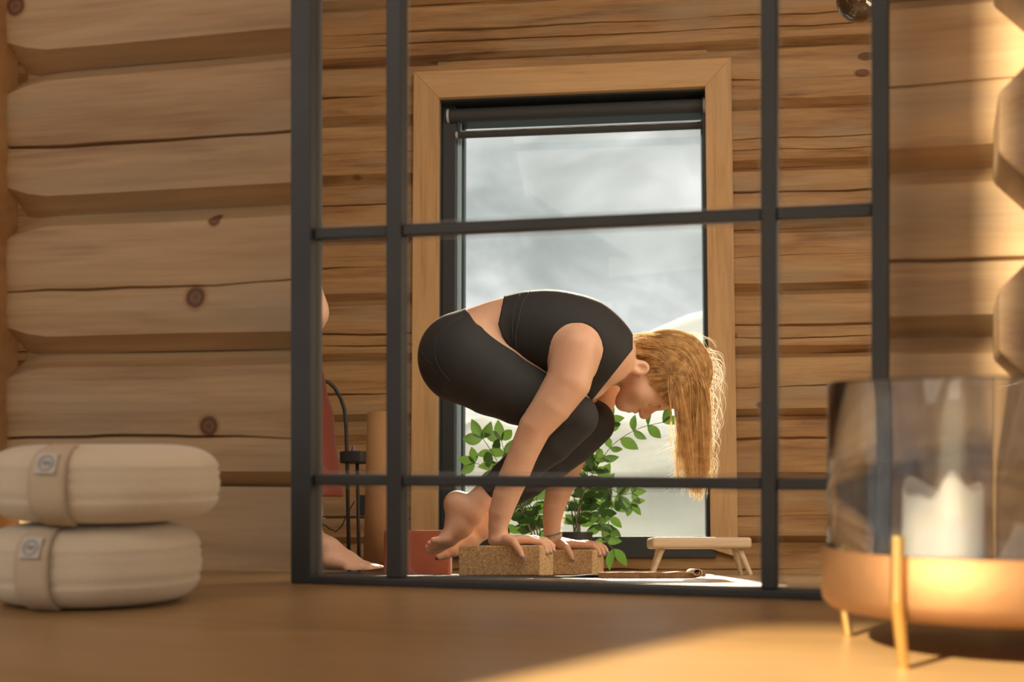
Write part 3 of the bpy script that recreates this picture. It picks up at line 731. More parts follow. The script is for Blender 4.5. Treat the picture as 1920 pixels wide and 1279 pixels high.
def mesh_sdf(f, lo, hi, h, coarse=8):
    """naive surface nets on a sparse fine grid"""
    lo = np.array(lo, dtype=np.float32); hi = np.array(hi, dtype=np.float32)
    nb = np.ceil((hi-lo)/(h*coarse)).astype(int)
    H_ = h*coarse
    g = [np.arange(n, dtype=np.float32)*H_+H_/2 for n in nb]
    C = np.stack(np.meshgrid(*g, indexing='ij'), -1).reshape(-1, 3)+lo
    dc = np.concatenate([f(C[i:i+200000]) for i in range(0, len(C), 200000)])
    act = np.abs(dc) < H_*1.25
    n = nb*coarse
    G = np.where(dc > 0, 1.0, -1.0).astype(np.float32).reshape(nb)
    G = np.repeat(np.repeat(np.repeat(G, coarse, 0), coarse, 1), coarse, 2)
    idx = np.argwhere(act.reshape(nb))
    sub = np.stack(np.meshgrid(*[np.arange(coarse)]*3, indexing='ij'), -1).reshape(-1, 3)
    for i in range(0, len(idx), 600):
        ii = (idx[i:i+600, None, :]*coarse+sub[None]).reshape(-1, 3)
        d = f(ii.astype(np.float32)*h+lo); G[ii[:, 0], ii[:, 1], ii[:, 2]] = d
    S = G < 0
    cs = np.zeros((n[0]-1, n[1]-1, n[2]-1), dtype=np.uint8)
    for a in (0, 1):
        for b in (0, 1):
            for c in (0, 1): cs += S[a:n[0]-1+a, b:n[1]-1+b, c:n[2]-1+c]
    cells = np.argwhere((cs > 0) & (cs < 8))
    vid = -np.ones(cs.shape, dtype=np.int32); vid[cells[:, 0], cells[:, 1], cells[:, 2]] = np.arange(len(cells))
    acc = np.zeros((len(cells), 3)); cnt = np.zeros(len(cells))
    cor = [(a, b, c) for a in (0, 1) for b in (0, 1) for c in (0, 1)]
    for p in cor:
        for ax in range(3):
            if p[ax]: continue
            q = list(p); q[ax] = 1
            A = G[cells[:, 0]+p[0], cells[:, 1]+p[1], cells[:, 2]+p[2]]; B = G[cells[:, 0]+q[0], cells[:, 1]+q[1], cells[:, 2]+q[2]]
            m = (A < 0) != (B < 0); t = np.where(m, A/(A-B+1e-12), 0)
            pt = np.array(p, dtype=float)[None].repeat(len(cells), 0); pt[:, ax] += t
            acc += pt*m[:, None]; cnt += m
    V = (cells+acc/cnt[:, None])*h+lo
    Fs = []
    for ax in range(3):
        u, v = (ax+1) % 3, (ax+2) % 3
        sl0 = [slice(1, n[k]-1) for k in range(3)]; sl1 = list(sl0); sl0[ax] = slice(0, n[ax]-1); sl1[ax] = slice(1, n[ax])
        A = S[tuple(sl0)]; B = S[tuple(sl1)]
        e = np.argwhere(A != B); off = np.array([1, 1, 1]); off[ax] = 0
        e2 = e+off; inside = A[e[:, 0], e[:, 1], e[:, 2]]
        def gid(du, dv):
            c = e2.copy(); c[:, u] -= du; c[:, v] -= dv; return vid[c[:, 0], c[:, 1], c[:, 2]]
        q = np.stack([gid(1, 1), gid(0, 1), gid(0, 0), gid(1, 0)], 1)
        q[~inside] = q[~inside][:, ::-1]; q = q[(q >= 0).all(1)]; Fs.append(q)
    return V, np.concatenate(Fs)
def sdf_obj(name, f, lo, hi, h, m, parent, smooth_it=3, org=None):
    V, Fq = mesh_sdf(f, lo, hi, h)
    if org is not None: V = V-np.array(org)
    me = bpy.data.meshes.new(name)
    me.vertices.add(len(V)); me.vertices.foreach_set('co', V.astype(np.float32).ravel())
    me.loops.add(len(Fq)*4); me.loops.foreach_set('vertex_index', Fq.astype(np.int32).ravel())
    me.polygons.add(len(Fq)); me.polygons.foreach_set('loop_start', np.arange(0, len(Fq)*4, 4, dtype=np.int32)); me.polygons.foreach_set('loop_total', np.full(len(Fq), 4, dtype=np.int32))
    me.update(calc_edges=True); me.validate(); me.polygons.foreach_set('use_smooth', [True]*len(me.polygons))
    me.materials.append(m)
    o = bpy.data.objects.new(name, me); COL.objects.link(o); o.parent = parent
    if smooth_it: q = o.modifiers.new('smooth', 'SMOOTH'); q.factor = .5; q.iterations = smooth_it
    return o

D0 = 3.65
def Q(px, py, t=0): return cpt(px, py, D0+t)
def S_(r, t=0): return r*(D0+t)/F
def C2(p, q):                       # (px, py, t, r)
    return Cap(Q(*p[:3]), Q(*q[:3]), S_(p[3], p[2]), S_(q[3], q[2]))
def chain(ps): return [C2(ps[i], ps[i+1]) for i in range(len(ps)-1)]

def skin_mat(name, c, spots=True):
    m = bpy.data.materials.new(name); m.use_nodes = True; t = m.node_tree; b = t.nodes['Principled BSDF']
    b.inputs['Roughness'].default_value = .5; b.inputs['Subsurface Weight'].default_value = .22; b.inputs['Subsurface Radius'].default_value = (.9, .35, .18); b.inputs['Subsurface Scale'].default_value = .022
    tc = N(t, 'ShaderNodeTexCoord'); n = N(t, 'ShaderNodeTexNoise', i_Scale=22.0, i_Detail=5.0); r = ramp(t, [(.3, [q*k for q, k in zip(c, (.93, .84, .82))]), (.7, c)])
    t.links.new(tc.outputs['Object'], n.inputs['Vector']); t.links.new(n.outputs['Fac'], r.inputs[0]); t.links.new(r.outputs[0], b.inputs['Base Color'])
    n2 = N(t, 'ShaderNodeTexNoise', i_Scale=420.0, i_Detail=2.0); u = N(t, 'ShaderNodeBump', i_Strength=.12, i_Distance=.001)
    t.links.new(tc.outputs['Object'], n2.inputs['Vector']); t.links.new(n2.outputs['Fac'], u.inputs['Height']); t.links.new(u.outputs[0], b.inputs['Normal']); return m
M_skin = skin_mat('skin', (.80, .52, .36))

NR, FRr = -.16, .16            # near and far side offsets in depth
# torso
torso = Blend([C2((868, 668, -.055, 82), (868, 668, .055, 82)), C2((922, 628, -.055, 60), (922, 628, .055, 60)), C2((975, 622, -.05, 69), (975, 622, .05, 69)), C2((1030, 628, -.055, 82), (1030, 628, .055, 82)),
               C2((1085, 642, -.06, 84), (1085, 642, .06, 84)), C2((1130, 662, -.075, 62), (1130, 662, .075, 62)), C2((1060, 700, -.055, 40), (1085, 706, -.055, 38)), C2((1060, 700, .055, 40), (1085, 706, .055, 38)), C2((1085, 705, -.05, 30), (1106, 724, -.045, 24)), C2((1085, 705, .05, 30), (1106, 724, .045, 24))], S_(26))
neck = Blend(chain([(1140, 672, 0, 46), (1178, 684, 0, 37), (1215, 700, 0, 40)]), S_(8))
# head
headp = [Ell(Q(1254, 694), (S_(73), .073, S_(68))), Ell(Q(1214, 716), (S_(50), .060, S_(44))), C2((1262, 728, 0, 34), (1236, 740, 0, 26)),
         C2((1196, 712, -.040, 18), (1172, 748, -.014, 14)), C2((1196, 712, .040, 18), (1172, 748, .014, 14)), C2((1168, 757, -.006, 13), (1168, 757, .006, 13)), C2((1185, 748, 0, 22), (1205, 742, 0, 26)),
         C2((1218, 742, -.030, 20), (1200, 736, -.036, 20)), C2((1218, 742, .030, 20), (1200, 736, .036, 20)), C2((1238, 756, -.022, 11), (1238, 756, .022, 11))]
head = Blend(headp, S_(13))
nose = Blend([C2((1229, 762, 0, 6.5), (1211, 777, 0, 7)), C2((1209, 779, 0, 7), (1206, 779, 0, 7)), C2((1203, 774, -.010, 5), (1204, 775, .010, 5))], S_(5))
lips = Blend([C2((1190, 765, -.012, 5.5), (1191, 770, 0, 6)), C2((1191, 770, 0, 6), (1190, 765, .012, 5.5)), C2((1180, 763, -.011, 5.5), (1180, 768.5, 0, 6.2)), C2((1180, 768.5, 0, 6.2), (1180, 763, .011, 5.5))], 0)
eyeN = [Ell(Q(1224, 752, s*.031), (S_(12), .012, S_(9.5))) for s in (-1, 1)]
sock = [Ell(Q(1224, 764, s*.034), (S_(11), .016, S_(10))) for s in (-1, 1)]
ears = []
for s in (-1, 1):
    ears.append((Ell(Q(1200, 690, s*.071), (S_(18), .011, S_(14.5))), Ell(Q(1203, 691, s*.083), (S_(12), .0085, S_(8.5))), Ell(Q(1189, 694, s*.073), (S_(8), .008, S_(6)))))
def f_head(P):
    d = smin(head(P), nose(P), S_(6)); d = smin(d, lips(P), S_(2.5))
    for q in sock: d = -smin(-d, q(P), S_(7))
    for q in eyeN: d = smin(d, q(P), S_(4))
    for a, b, c in ears:
        e = smin(-smin(-a(P), b(P), S_(3)), c(P), S_(3)); d = smin(d, e, S_(3))
    return d
# arms
armN = Blend(chain([(1080, 655, -.150, 46), (1066, 715, -.165, 42.5), (1036, 760, -.168, 37), (1004, 800, -.166, 31), (982, 848, -.158, 27.5), (963, 895, -.150, 27.5), (949, 930, -.143, 25), (939, 960, -.138, 22.5), (934, 985, -.135, 18.5), (934, 1001, -.132, 17.5)]), S_(1.5))
armF = Blend(chain([(1130, 672, .14, 38), (1128, 735, .165, 33), (1104, 800, .168, 28), (1072, 858, .163, 26), (1056, 895, .156, 26), (1046, 925, .152, 23.5), (1039, 950, .15, 20.5), (1035, 975, .148, 17.5), (1035, 1000, .147, 15)]), S_(1.5))
def hand(wr_, sc, t, dx, dy, palm, fingers):
    pal = Blend([C2(*q) for q in palm], S_(5)); fs = []
    for ch in fingers: fs.append(Blend(chain(ch), S_(1.5)))
    def f(P):
        p = pal(P); d = p
        for q in fs: d = np.minimum(d, smin(p, q(P), S_(3.5)))
        return d
    return f
tN = -.133
handN = hand(0, 1, tN, 0, 0, [((934, 1000, tN, 17), (929, 1012, tN, 14)), ((929, 1013, tN-.012, 11), (958, 1015, tN-.028, 10)), ((931, 1011, tN, 12), (972, 1014, tN-.012, 9.5)), ((931, 1012, tN+.012, 11), (975, 1013, tN+.010, 9.5)), ((931, 1013, tN+.02, 10), (972, 1015, tN+.03, 8.5))],
    [[(950, 1011, tN-.030, 9.5), (964, 1018, tN-.050, 7.5), (973, 1031, tN-.060, 6.6), (980, 1046, tN-.062, 5)],
     [(972, 1012, tN-.022, 8.2), (996, 1013, tN-.022, 7.0), (1014, 1017, tN-.022, 6.2), (1021, 1025, tN-.023, 5.6), (1025, 1037, tN-.025, 4.8)],
     [(975, 1011, tN-.008, 8.2), (1000, 1011, tN-.009, 6.9), (1019, 1015, tN-.010, 6.2), (1028, 1024, tN-.012, 5.5), (1032, 1036, tN-.013, 4.7)],
     [(975, 1011, tN+.006, 8), (1000, 1010, tN+.005, 6.7), (1022, 1013, tN+.005, 6), (1033, 1021, tN+.005, 5.3), (1038, 1033, tN+.004, 4.6)],
     [(972, 1012, tN+.020, 7.2), (994, 1011, tN+.020, 6.0), (1016, 1013, tN+.021, 5.4), (1030, 1017, tN+.021, 4.9), (1038, 1024, tN+.021, 4.3)]])
tF = .147
handF = hand(0, 1, tF, 0, 0, [((1035, 1000, tF, 14.5), (1036, 1014, tF, 13)), ((1036, 1016, tF-.012, 11), (1062, 1022, tF-.024, 9)), ((1038, 1016, tF, 12), (1074, 1021, tF-.008, 9)), ((1038, 1017, tF+.012, 11), (1076, 1021, tF+.012, 9)), ((1038, 1018, tF+.02, 10), (1074, 1022, tF+.03, 8))],
    [[(1052, 1020, tF-.030, 9), (1062, 1027, tF-.056, 7.2), (1069, 1038, tF-.070, 6), (1074, 1051, tF-.072, 4.6)],
     [(1072, 1021, tF-.028, 8), (1094, 1022, tF-.040, 6.5), (1113, 1024, tF-.048, 5.7), (1121, 1031, tF-.049, 5), (1125, 1041, tF-.050, 4.4)],
     [(1074, 1021, tF-.012, 8), (1098, 1020, tF-.022, 6.5), (1118, 1023, tF-.031, 5.7), (1128, 1030, tF-.033, 5), (1132, 1040, tF-.034, 4.4)],
     [(1075, 1021, tF+.004, 7.6), (1100, 1019, tF-.006, 6.3), (1122, 1021, tF-.014, 5.5), (1133, 1027, tF-.016, 4.9), (1138, 1036, tF-.017, 4.3)],
     [(1073, 1022, tF+.018, 7), (1096, 1020, tF+.010, 5.7), (1116, 1021, tF+.002, 5.1), (1130, 1025, tF+.0, 4.6), (1137, 1031, tF+.0, 4)]])
def f_arms(P):
    a = smin(armN(P), handN(P), S_(5)); b = smin(armF(P), handF(P), S_(5)); return np.minimum(a, b)
# legs
legN = Blend(chain([(872, 676, -.085, 80), (925, 710, -.095, 68), (975, 737, -.098, 58), (1035, 762, -.098, 47), (1080, 780, -.095, 39)]) + [C2((1083, 784, -.093, 35), (1040, 820, -.085, 34))] + chain([(1080, 790, -.092, 34), (1035, 830, -.085, 36), (990, 862, -.075, 35), (950, 892, -.065, 27), (912, 922, -.055, 19.5)]), S_(4))
legF = Blend(chain([(872, 676, .085, 78), (935, 715, .085, 64), (1040, 765, .082, 46), (1112, 790, .08, 38)]) + chain([(1116, 797, .08, 34), (1078, 832, .075, 35), (1030, 868, .068, 34), (990, 905, .06, 27), (948, 936, .055, 19)]), S_(4))
footN = Blend(chain([(912, 922, -.055, 19.5), (900, 938, -.055, 22), (880, 958, -.055, 27), (862, 985, -.053, 24), (842, 1008, -.052, 17)]) + [C2((857, 945, -.056, 23), (874, 962, -.056, 26)), C2((857, 945, -.056, 22.5), (857, 978, -.056, 21)), C2((862, 985, -.072, 15), (834, 1010, -.078, 11.5)), C2((862, 985, -.04, 17), (840, 1014, -.030, 12)), C2((842, 1008, -.052, 14), (832, 1016, -.052, 12))], S_(10))
footF = Blend(chain([(948, 936, .055, 19), (935, 950, .055, 22), (905, 985, .053, 25), (880, 1008, .052, 21), (858, 1026, .052, 15)]) + [C2((920, 935, .055, 18), (905, 965, .055, 20)), C2((880, 1008, .038, 17), (852, 1032, .030, 12)), C2((880, 1005, .068, 15), (852, 1024, .076, 10))], S_(8))
def toes(lst):
    fs = [Blend(chain(c), S_(2)) for c in lst]
    def f(P):
        d = fs[0](P)
        for q in fs[1:]: d = np.minimum(d, q(P))
        return d
    return f
toesN = toes([[(840, 1010, -.082, 8), (822, 1013, -.086, 6.5), (812, 1013, -.087, 5.5)], [(838, 1012, -.071, 8), (818, 1018, -.073, 6.3), (806, 1019, -.074, 5.5)], [(836, 1014, -.060, 8), (814, 1023, -.061, 6.3), (802, 1026, -.061, 5.3)], [(836, 1015, -.048, 8), (814, 1027, -.047, 6.6), (804, 1033, -.047, 5.5)], [(840, 1016, -.031, 11), (822, 1028, -.029, 9.5), (812, 1035, -.029, 7.5)]])
toesF = toes([[(856, 1030, .030, 11), (838, 1039, .028, 9), (824, 1044, .028, 7.5)], [(856, 1027, .046, 8), (838, 1035, .046, 6.5), (828, 1038, .046, 5)], [(856, 1025, .058, 8), (838, 1032, .06, 6), (830, 1035, .06, 5)], [(854, 1024, .068, 7), (842, 1028, .071, 5.5), (834, 1030, .071, 5)], [(854, 1022, .078, 7), (844, 1025, .082, 5), (838, 1027, .082, 4.5)]])
def f_legs(P):
    a = smin(smin(legN(P), footN(P), S_(8)), toesN(P), S_(4)); b = smin(smin(legF(P), footF(P), S_(8)), toesF(P), S_(4)); return np.minimum(a, b)
def f_torso(P): return smin(torso(P), neck(P), S_(14))
def f_body(P):
    t = smin(f_torso(P), f_head(P), S_(10))
    return np.minimum(smin(t, f_arms(P), S_(12)), smin(torso(P), f_legs(P), S_(14)))
def pxy(P):                      # back to picture-like coordinates for garment outlines
    px = 960+P[:, 0]/P[:, 1]*F; py = HY-(P[:, 2]-.2)/P[:, 1]*F; return px, py
def f_leggings(P):
    px, py = pxy(P)
    ta = smin(torso(P), np.minimum(legN(P), legF(P)), S_(14))
    waist = S_(1)*((870-px)*-1+np.interp(py, [560, 577, 637, 673, 720], [-6, 0, 39, 71, 110])*-1)*.9     # >0 right of the waistline
    band = np.minimum(ta, 9)
    legs = np.minimum(legN(P), legF(P))
    d = np.minimum(np.maximum(ta, waist), np.maximum(legs, -S_(1)*(20000)))
    # ankle hem: perpendicular to the shin
    hemN = (898+11.5-px)*.82+(py-(922.5))*.60
    hemF = (957-px)*.80+(py-940)*.60
    near = P[:, 1] < D0
    hem = np.where(near, hemN, hemF)
    d = np.maximum(d-.0032, S_(1)*hem)
    return d
def f_top(P):
    px, py = pxy(P)
    t_ = smin(torso(P), neck(P), S_(10))
    hem = S_(1)*(np.interp(py, [540, 550, 608, 634, 677, 720], [947, 946, 934, 943, 970, 985])-px)
    # neckline: slanted collar plane, scoop at the front
    ncl = S_(1)*((px-1184)*.78+(py-640)*-.0+np.clip(py-655, 0, 200)*.62-2)
    d = np.maximum(np.maximum(t_-.0036, hem), ncl)
    # arm holes
    for s, (cx_, cy_, t0, r) in ((-1, (1081, 655, -.165, 47)), (1, (1130, 672, .16, 44))):
        d = np.maximum(d, -(Cap(Q(cx_, cy_, t0), Q(cx_+2, cy_+14, t0+s*.2), S_(r), S_(r))(P)))
    return d
yoga = empty('person', Matrix.Translation(Q(950, 1050)))
tag(yoga, 'blonde barefoot person in black crop top and leggings balancing on both hands on cork blocks', 'person')
OG = tuple(yoga.location)
lo, hi = Q(770, 1075, -.26), Q(1350, 520, .26)
lo = (Q(770, 900, .27).x-.02, D0-.27, Q(900, 1065, -.27).z-.01); hi = (Q(1350, 600, .27).x, D0+.27, Q(900, 525, .27).z+.02)
body = sdf_obj('body', f_body, lo, hi, .0026, M_skin, yoga, 2, OG)
def cloth(name, c, seed):
    m = bpy.data.materials.new(name); m.use_nodes = True; t = m.node_tree; b = t.nodes['Principled BSDF']
    b.inputs['Base Color'].default_value = (*c, 1); b.inputs['Roughness'].default_value = .75; b.inputs['Sheen Weight'].default_value = .06; b.inputs['Sheen Roughness'].default_value = .4
    b.inputs['Sheen Tint'].default_value = (1, .85, .65, 1)
    tc = N(t, 'ShaderNodeTexCoord'); mp = N(t, 'ShaderNodeMapping'); mp.inputs['Scale'].default_value = (14, 8, 5); mp.inputs['Rotation'].default_value = (.3, .5, seed)
    n = N(t, 'ShaderNodeTexNoise', i_Scale=1.0, i_Detail=2.0); n2 = N(t, 'ShaderNodeTexNoise', i_Scale=900.0)
    ad = N(t, 'ShaderNodeMath', operation='MULTIPLY_ADD'); ad.inputs[1].default_value = .06
    u = N(t, 'ShaderNodeBump', i_Strength=.35, i_Distance=.008)
    t.links.new(tc.outputs['Object'], mp.inputs[0]); t.links.new(mp.outputs[0], n.inputs['Vector']); t.links.new(tc.outputs['Object'], n2.inputs['Vector'])
    t.links.new(n2.outputs['Fac'], ad.inputs[0]); t.links.new(n.outputs['Fac'], ad.inputs[2]); t.links.new(ad.outputs[0], u.inputs['Height']); t.links.new(u.outputs[0], b.inputs['Normal']); return m
M_leg = cloth('black_leggings_fabric', (.028, .031, .037), .2); M_top = cloth('black_top_fabric', (.022, .024, .028), 1.1)
sdf_obj('leggings', f_leggings, lo, hi, .0028, M_leg, yoga, 2, OG)
sdf_obj('crop_top', f_top, lo, hi, .0028, M_top, yoga, 2, OG)
def rel_tube(name, pts, r, m, parent=yoga, n=8):
    b = MB(); b.tube([Vector(p)-Vector(OG) for p in pts], r, n); return b.build(name, m, parent, smooth=True)
# seams on the clothes, projected on the near surface
def project(f, px, py, t0=-.28, t1=.2):
    ts = np.linspace(t0, t1, 160); P = np.array([tuple(Q(px, py, t)) for t in ts], dtype=np.float32); d = f(P)
    k = np.argmax(d < 0); return Q(px, py, ts[max(k-1, 0)]) if (d < 0).any() else None
def seam_line(f, pts, r, name, m, n=26, off=0.0):
    out = []
    for i in range(len(pts)-1):
        for k in range(n//(len(pts)-1)):
            s = k/(n//(len(pts)-1)); q = project(f, pts[i][0]+(pts[i+1][0]-pts[i][0])*s, pts[i][1]+(pts[i+1][1]-pts[i][1])*s)
            if q: out.append(q-ray(960, 820)*off)
    if len(out) > 2:
        for _ in range(2): out = [out[0]]+[(out[i-1]+out[i]*2+out[i+1])/4 for i in range(1, len(out)-1)]+[out[-1]]
        return rel_tube(name, out, r, m, n=6)
M_seam = mat('seam_thread', (.055, .055, .058), .8)
seam_line(f_leggings, [(868, 592), (842, 606), (820, 628), (814, 660), (822, 690), (850, 722)], .0012, 'leggings_seam', M_seam)
seam_line(f_leggings, [(787, 655), (800, 676), (812, 684)], .001, 'leggings_seam', M_seam)
seam_line(f_top, [(993, 546), (978, 570), (972, 600), (966, 630), (968, 660)], .0012, 'top_seam', M_seam)
seam_line(f_top, [(975, 552), (963, 580), (960, 610), (962, 640)], .001, 'top_seam', M_seam)
# eyelashes and brow
M_lash = mat('eyelash', (.16, .09, .045), .8)
for s in (-1, 1):
    pts = []
    for k in range(7):
        a = -1+2*k/6; pts.append(Q(1219-2*a*a, 760-1.5*abs(a), s*(.031+.011*a)-.001*s))
    rel_tube('eyelashes', pts, .0008, M_lash)
    pts = [Q(1236+2*a, 764-3*abs(a), s*(.028+.014*a)) for a in (-1, -.5, 0, .5, 1)]
    rel_tube('eyebrow', pts, .0011, M_lash)
# toenails, fingernails
M_nailr = mat('red_nail', (.30, .03, .03), .25); M_nail = mat('pale_grey_nail', (.36, .30, .30), .25)
def nail(p, r, m, name, n_=(0, 0, 1)):
    b = MB(); b.lathe([(r*math.sin(a)+1e-4, r*.5*math.cos(a)) for a in np.linspace(0, math.pi, 8)], 10, sx=1.2)
    M = Matrix.Translation(Vector(p)-Vector(OG)) @ Vector(n_).to_track_quat('Z', 'Y').to_matrix().to_4x4(); b.build(name, m, yoga, smooth=True, M=M)
nail(Q(820, 1048, .026), .0062, M_nailr, 'toenail', (-.3, -.4, -.8)); nail(Q(808, 1037, -.032), .0055, M_nailr, 'toenail', (-.5, -.7, -.4))
nail(Q(980.5, 1045, tN-.067), .0048, M_nail, 'fingernail', (.1, -1, -.1)); nail(Q(1074.5, 1050, tF-.077), .0045, M_nail, 'fingernail', (.1, -1, -.1))
for (px, py, tt) in ((1027, 1037, tN-.028), (1034.5, 1036, tN-.016), (1040.5, 1033, tN+.001)): nail(Q(px, py, tt), .0040, M_nail, 'fingernail', (.7, -.5, .3))
for (px, py, tt) in ((1127, 1041, tF-.053), (1134.5, 1040, tF-.037), (1140, 1036, tF-.020)): nail(Q(px, py, tt), .0038, M_nail, 'fingernail', (.8, -.5, .2))
# jewellery: things she wears
M_bead = mat('pale_bead', (.62, .56, .42), .35); M_bead2 = mat('grey_bead', (.26, .25, .23), .35)
for j, (dy, m, ro) in enumerate(((1003, M_bead2, 0), (1008, M_bead, 0))):
    b = MB(); cc = Q(1035, dy, tF); rad = S_(17.5)
    for k in range(26):
        a = 2*math.pi*k/26; p = cc+Vector((math.cos(a)*rad, math.sin(a)*rad*1.02, math.cos(a)*.006))-Vector(OG)
        b.lathe([(1e-4+.0028*math.sin(q), .0028*math.cos(q)) for q in np.linspace(0, math.pi, 6)], 8, c=p)
    b.build('bracelet', m, yoga, smooth=True)
b = MB(); cc = Q(986, 1015.5, tN-.002)-Vector(OG); b.tube([cc+Vector((0, .0095*math.cos(a), .0095*math.sin(a))) for a in np.linspace(0, 2*math.pi, 17)], .0011, 6); b.build('ring', mat('silver', (.7, .68, .62), .25, 1), yoga, smooth=True)

# ------------------------------------------------------------------ hair
M_hair = bpy.data.materials.new('blonde_hair'); M_hair.use_nodes = True; t = M_hair.node_tree; t.nodes.clear()
o_ = N(t, 'ShaderNodeOutputMaterial'); d_ = N(t, 'ShaderNodeBsdfPrincipled', i_Roughness=.42); tl = N(t, 'ShaderNodeBsdfTranslucent'); mx = N(t, 'ShaderNodeMixShader'); mx.inputs[0].default_value = .45
tc = N(t, 'ShaderNodeTexCoord'); n = N(t, 'ShaderNodeTexNoise', i_Scale=55.0, i_Detail=3.0); r = ramp(t, [(.3, (.40, .24, .10)), (.5, (.66, .44, .20)), (.72, (.90, .68, .38))])
t.links.new(tc.outputs['Object'], n.inputs['Vector']); t.links.new(n.outputs['Fac'], r.inputs[0]); t.links.new(r.outputs[0], d_.inputs['Base Color']); tl.inputs[0].default_value = (.95, .74, .40, 1)
t.links.new(d_.outputs[0], mx.inputs[1]); t.links.new(tl.outputs[0], mx.inputs[2]); t.links.new(mx.outputs[0], o_.inputs['Surface'])
HC = Vector(Q(1254, 694)); HRr = Vector((S_(76), .077, S_(71)))
def hairline(x): return np.interp(x, [1165, 1190, 1214, 1227, 1236, 1266, 1300], [648, 664, 671, 694, 742, 776, 800])
def f_cap(P):
    px, py = pxy(P)
    d = Ell(HC, tuple(HRr))(P)
    line = S_(1)*(py-hairline(px))*.7
    return np.maximum(smin(d, head(P)-.003, S_(4)) , line)
hc = sdf_obj('hair', f_cap, (HC.x-.13, HC.y-.1, HC.z-.13), (HC.x+.12, HC.y+.1, HC.z+.12), .003, M_hair, yoga, 3, OG)
def push(p, k=1.0):
    q = Vector(((p.x-HC.x)/(HRr.x*k), (p.y-HC.y)/(HRr.y*k), (p.z-HC.z)/(HRr.z*k)))
    l_ = q.length
    if l_ < 1.0 and l_ > 1e-4: q /= l_; return Vector((HC.x+q.x*HRr.x*k, HC.y+q.y*HRr.y*k, HC.z+q.z*HRr.z*k))
    return p
def bez(P, n):
    out = []
    m = len(P)-1
    from math import comb
    for i in range(n):
        s = i/(n-1); out.append(sum((P[k]*(comb(m, k)*(s**k)*((1-s)**(m-k))) for k in range(m+1)), Vector((0, 0, 0))))
    return out
def curves(name, strands, r, m, parent, k=3):
    """many thin tapering strands in one mesh"""
    VV = []; FF = []; base = 0; og = np.array(OG)
    rg = np.random.default_rng(3)
    for pts in strands:                  # each strand is a fine tapering blade with its own twist
        P = np.array([tuple(p) for p in pts])-og; n = len(P)
        T = np.gradient(P, axis=0); T /= np.linalg.norm(T, axis=1)[:, None]+1e-12
        ref = rg.normal(size=3)*.6+np.array([0, 1.0, 0]); A = np.cross(T, ref); A /= np.linalg.norm(A, axis=1)[:, None]+1e-9
        rad = (r*(1-.65*np.arange(n)/(n-1)))[:, None]
        V = np.stack([P-A*rad, P+A*rad], 1).reshape(-1, 3)
        VV.append(V); i = np.arange(n-1)*2
        FF.append(np.stack([i, i+1, i+3, i+2], -1)+base); base += n*2
    V = np.concatenate(VV).astype(np.float32); Fq = np.concatenate(FF).astype(np.int32)
    me = bpy.data.meshes.new(name); me.vertices.add(len(V)); me.vertices.foreach_set('co', V.ravel())
    me.loops.add(len(Fq)*4); me.loops.foreach_set('vertex_index', Fq.ravel()); me.polygons.add(len(Fq))
    me.polygons.foreach_set('loop_start', np.arange(0, len(Fq)*4, 4, dtype=np.int32)); me.polygons.foreach_set('loop_total', np.full(len(Fq), 4, dtype=np.int32))
    me.update(calc_edges=True); me.polygons.foreach_set('use_smooth', [True]*len(me.polygons)); me.materials.append(m)
    o = bpy.data.objects.new(name, me); COL.objects.link(o); o.parent = parent; o['kind'] = 'stuff'; return o
rs = random.Random(11)
G = rs.gauss; U = rs.uniform
locks = []
NL = 230
for l_i in range(NL):
    # a lock keeps its side of the head while it runs over the crown and falls
    side = U(-1, .55); u = U(0, 1)
    if rs.random() < .45: side = -abs(U(.35, 1))
    q = 1-abs(side)
    rx = U(1188, 1262); lim = hairline(rx)-3
    ry_ = min(628+U(0, 1)*20+(1-q)*U(0, 115), lim)
    top = 636+48*abs(side)**1.5
    cxr = 1342-70*u*(.5+.5*abs(side))-8*abs(side)
    ex = 1322-34*u+G(0, 7); ey = U(790, 942)-abs(ex-1308)*1.5
    P_ = [Q(rx, ry_, side*.066), Q(rx+42, min(ry_-4, top+36), side*.080), Q(max(cxr-22, rx+60), top+10, side*.080), Q(cxr, 735, side*.060), Q(cxr-8, 805, side*.038), Q(ex, ey, side*.016)]
    locks.append((P_, rs.randint(10, 20), 1.0))
for k in range(26):           # the front locks hanging from the temple
    x0 = U(1226, 1262); y0 = min(U(672, 735), hairline(x0)-4)
    P_ = [Q(x0, y0, -.068), Q(x0+22, y0-4, -.080), Q(U(1264, 1290), 735, -.075), Q(U(1266, 1292), 790, -.055), Q(U(1268, 1304), U(830, 915), -.035)]
    locks.append((P_, rs.randint(6, 12), .8))
for x0 in (1259, 1266, 1274, 1283):   # separate thin wisps
    locks.append(([Q(1258, 690, -.078), Q(1243+U(0, 12), 735, -.083), Q(x0+U(-4, 14), 775, -.065), Q(x0-12+U(-3, 3), 815, -.05), Q(x0+U(-2, 10), U(850, 895), -.045)], 4, .5))
strands = []
for P_, n_, sp in locks:
    ph = U(0, 6.3); am = U(.001, .0048)
    for j in range(n_):
        g = Vector((G(0, 1), G(0, 1), G(0, 1)))
        pp = [p+(g*.8+Vector((G(0, 1), G(0, 1), G(0, 1)))*.35)*sp*w for p, w in zip(P_, (.0045, .0045, .005, .005, .0045, .007))]
        b_ = bez(pp, 24); kk = 1.01+U(.0, .075); out = []
        for i, p in enumerate(b_):
            s_ = i/23; p = push(p, kk); p += Vector((math.sin(ph+s_*13+g.x*.3), math.cos(ph+s_*11), 0))*am*s_*s_; out.append(p)
        strands.append(out)
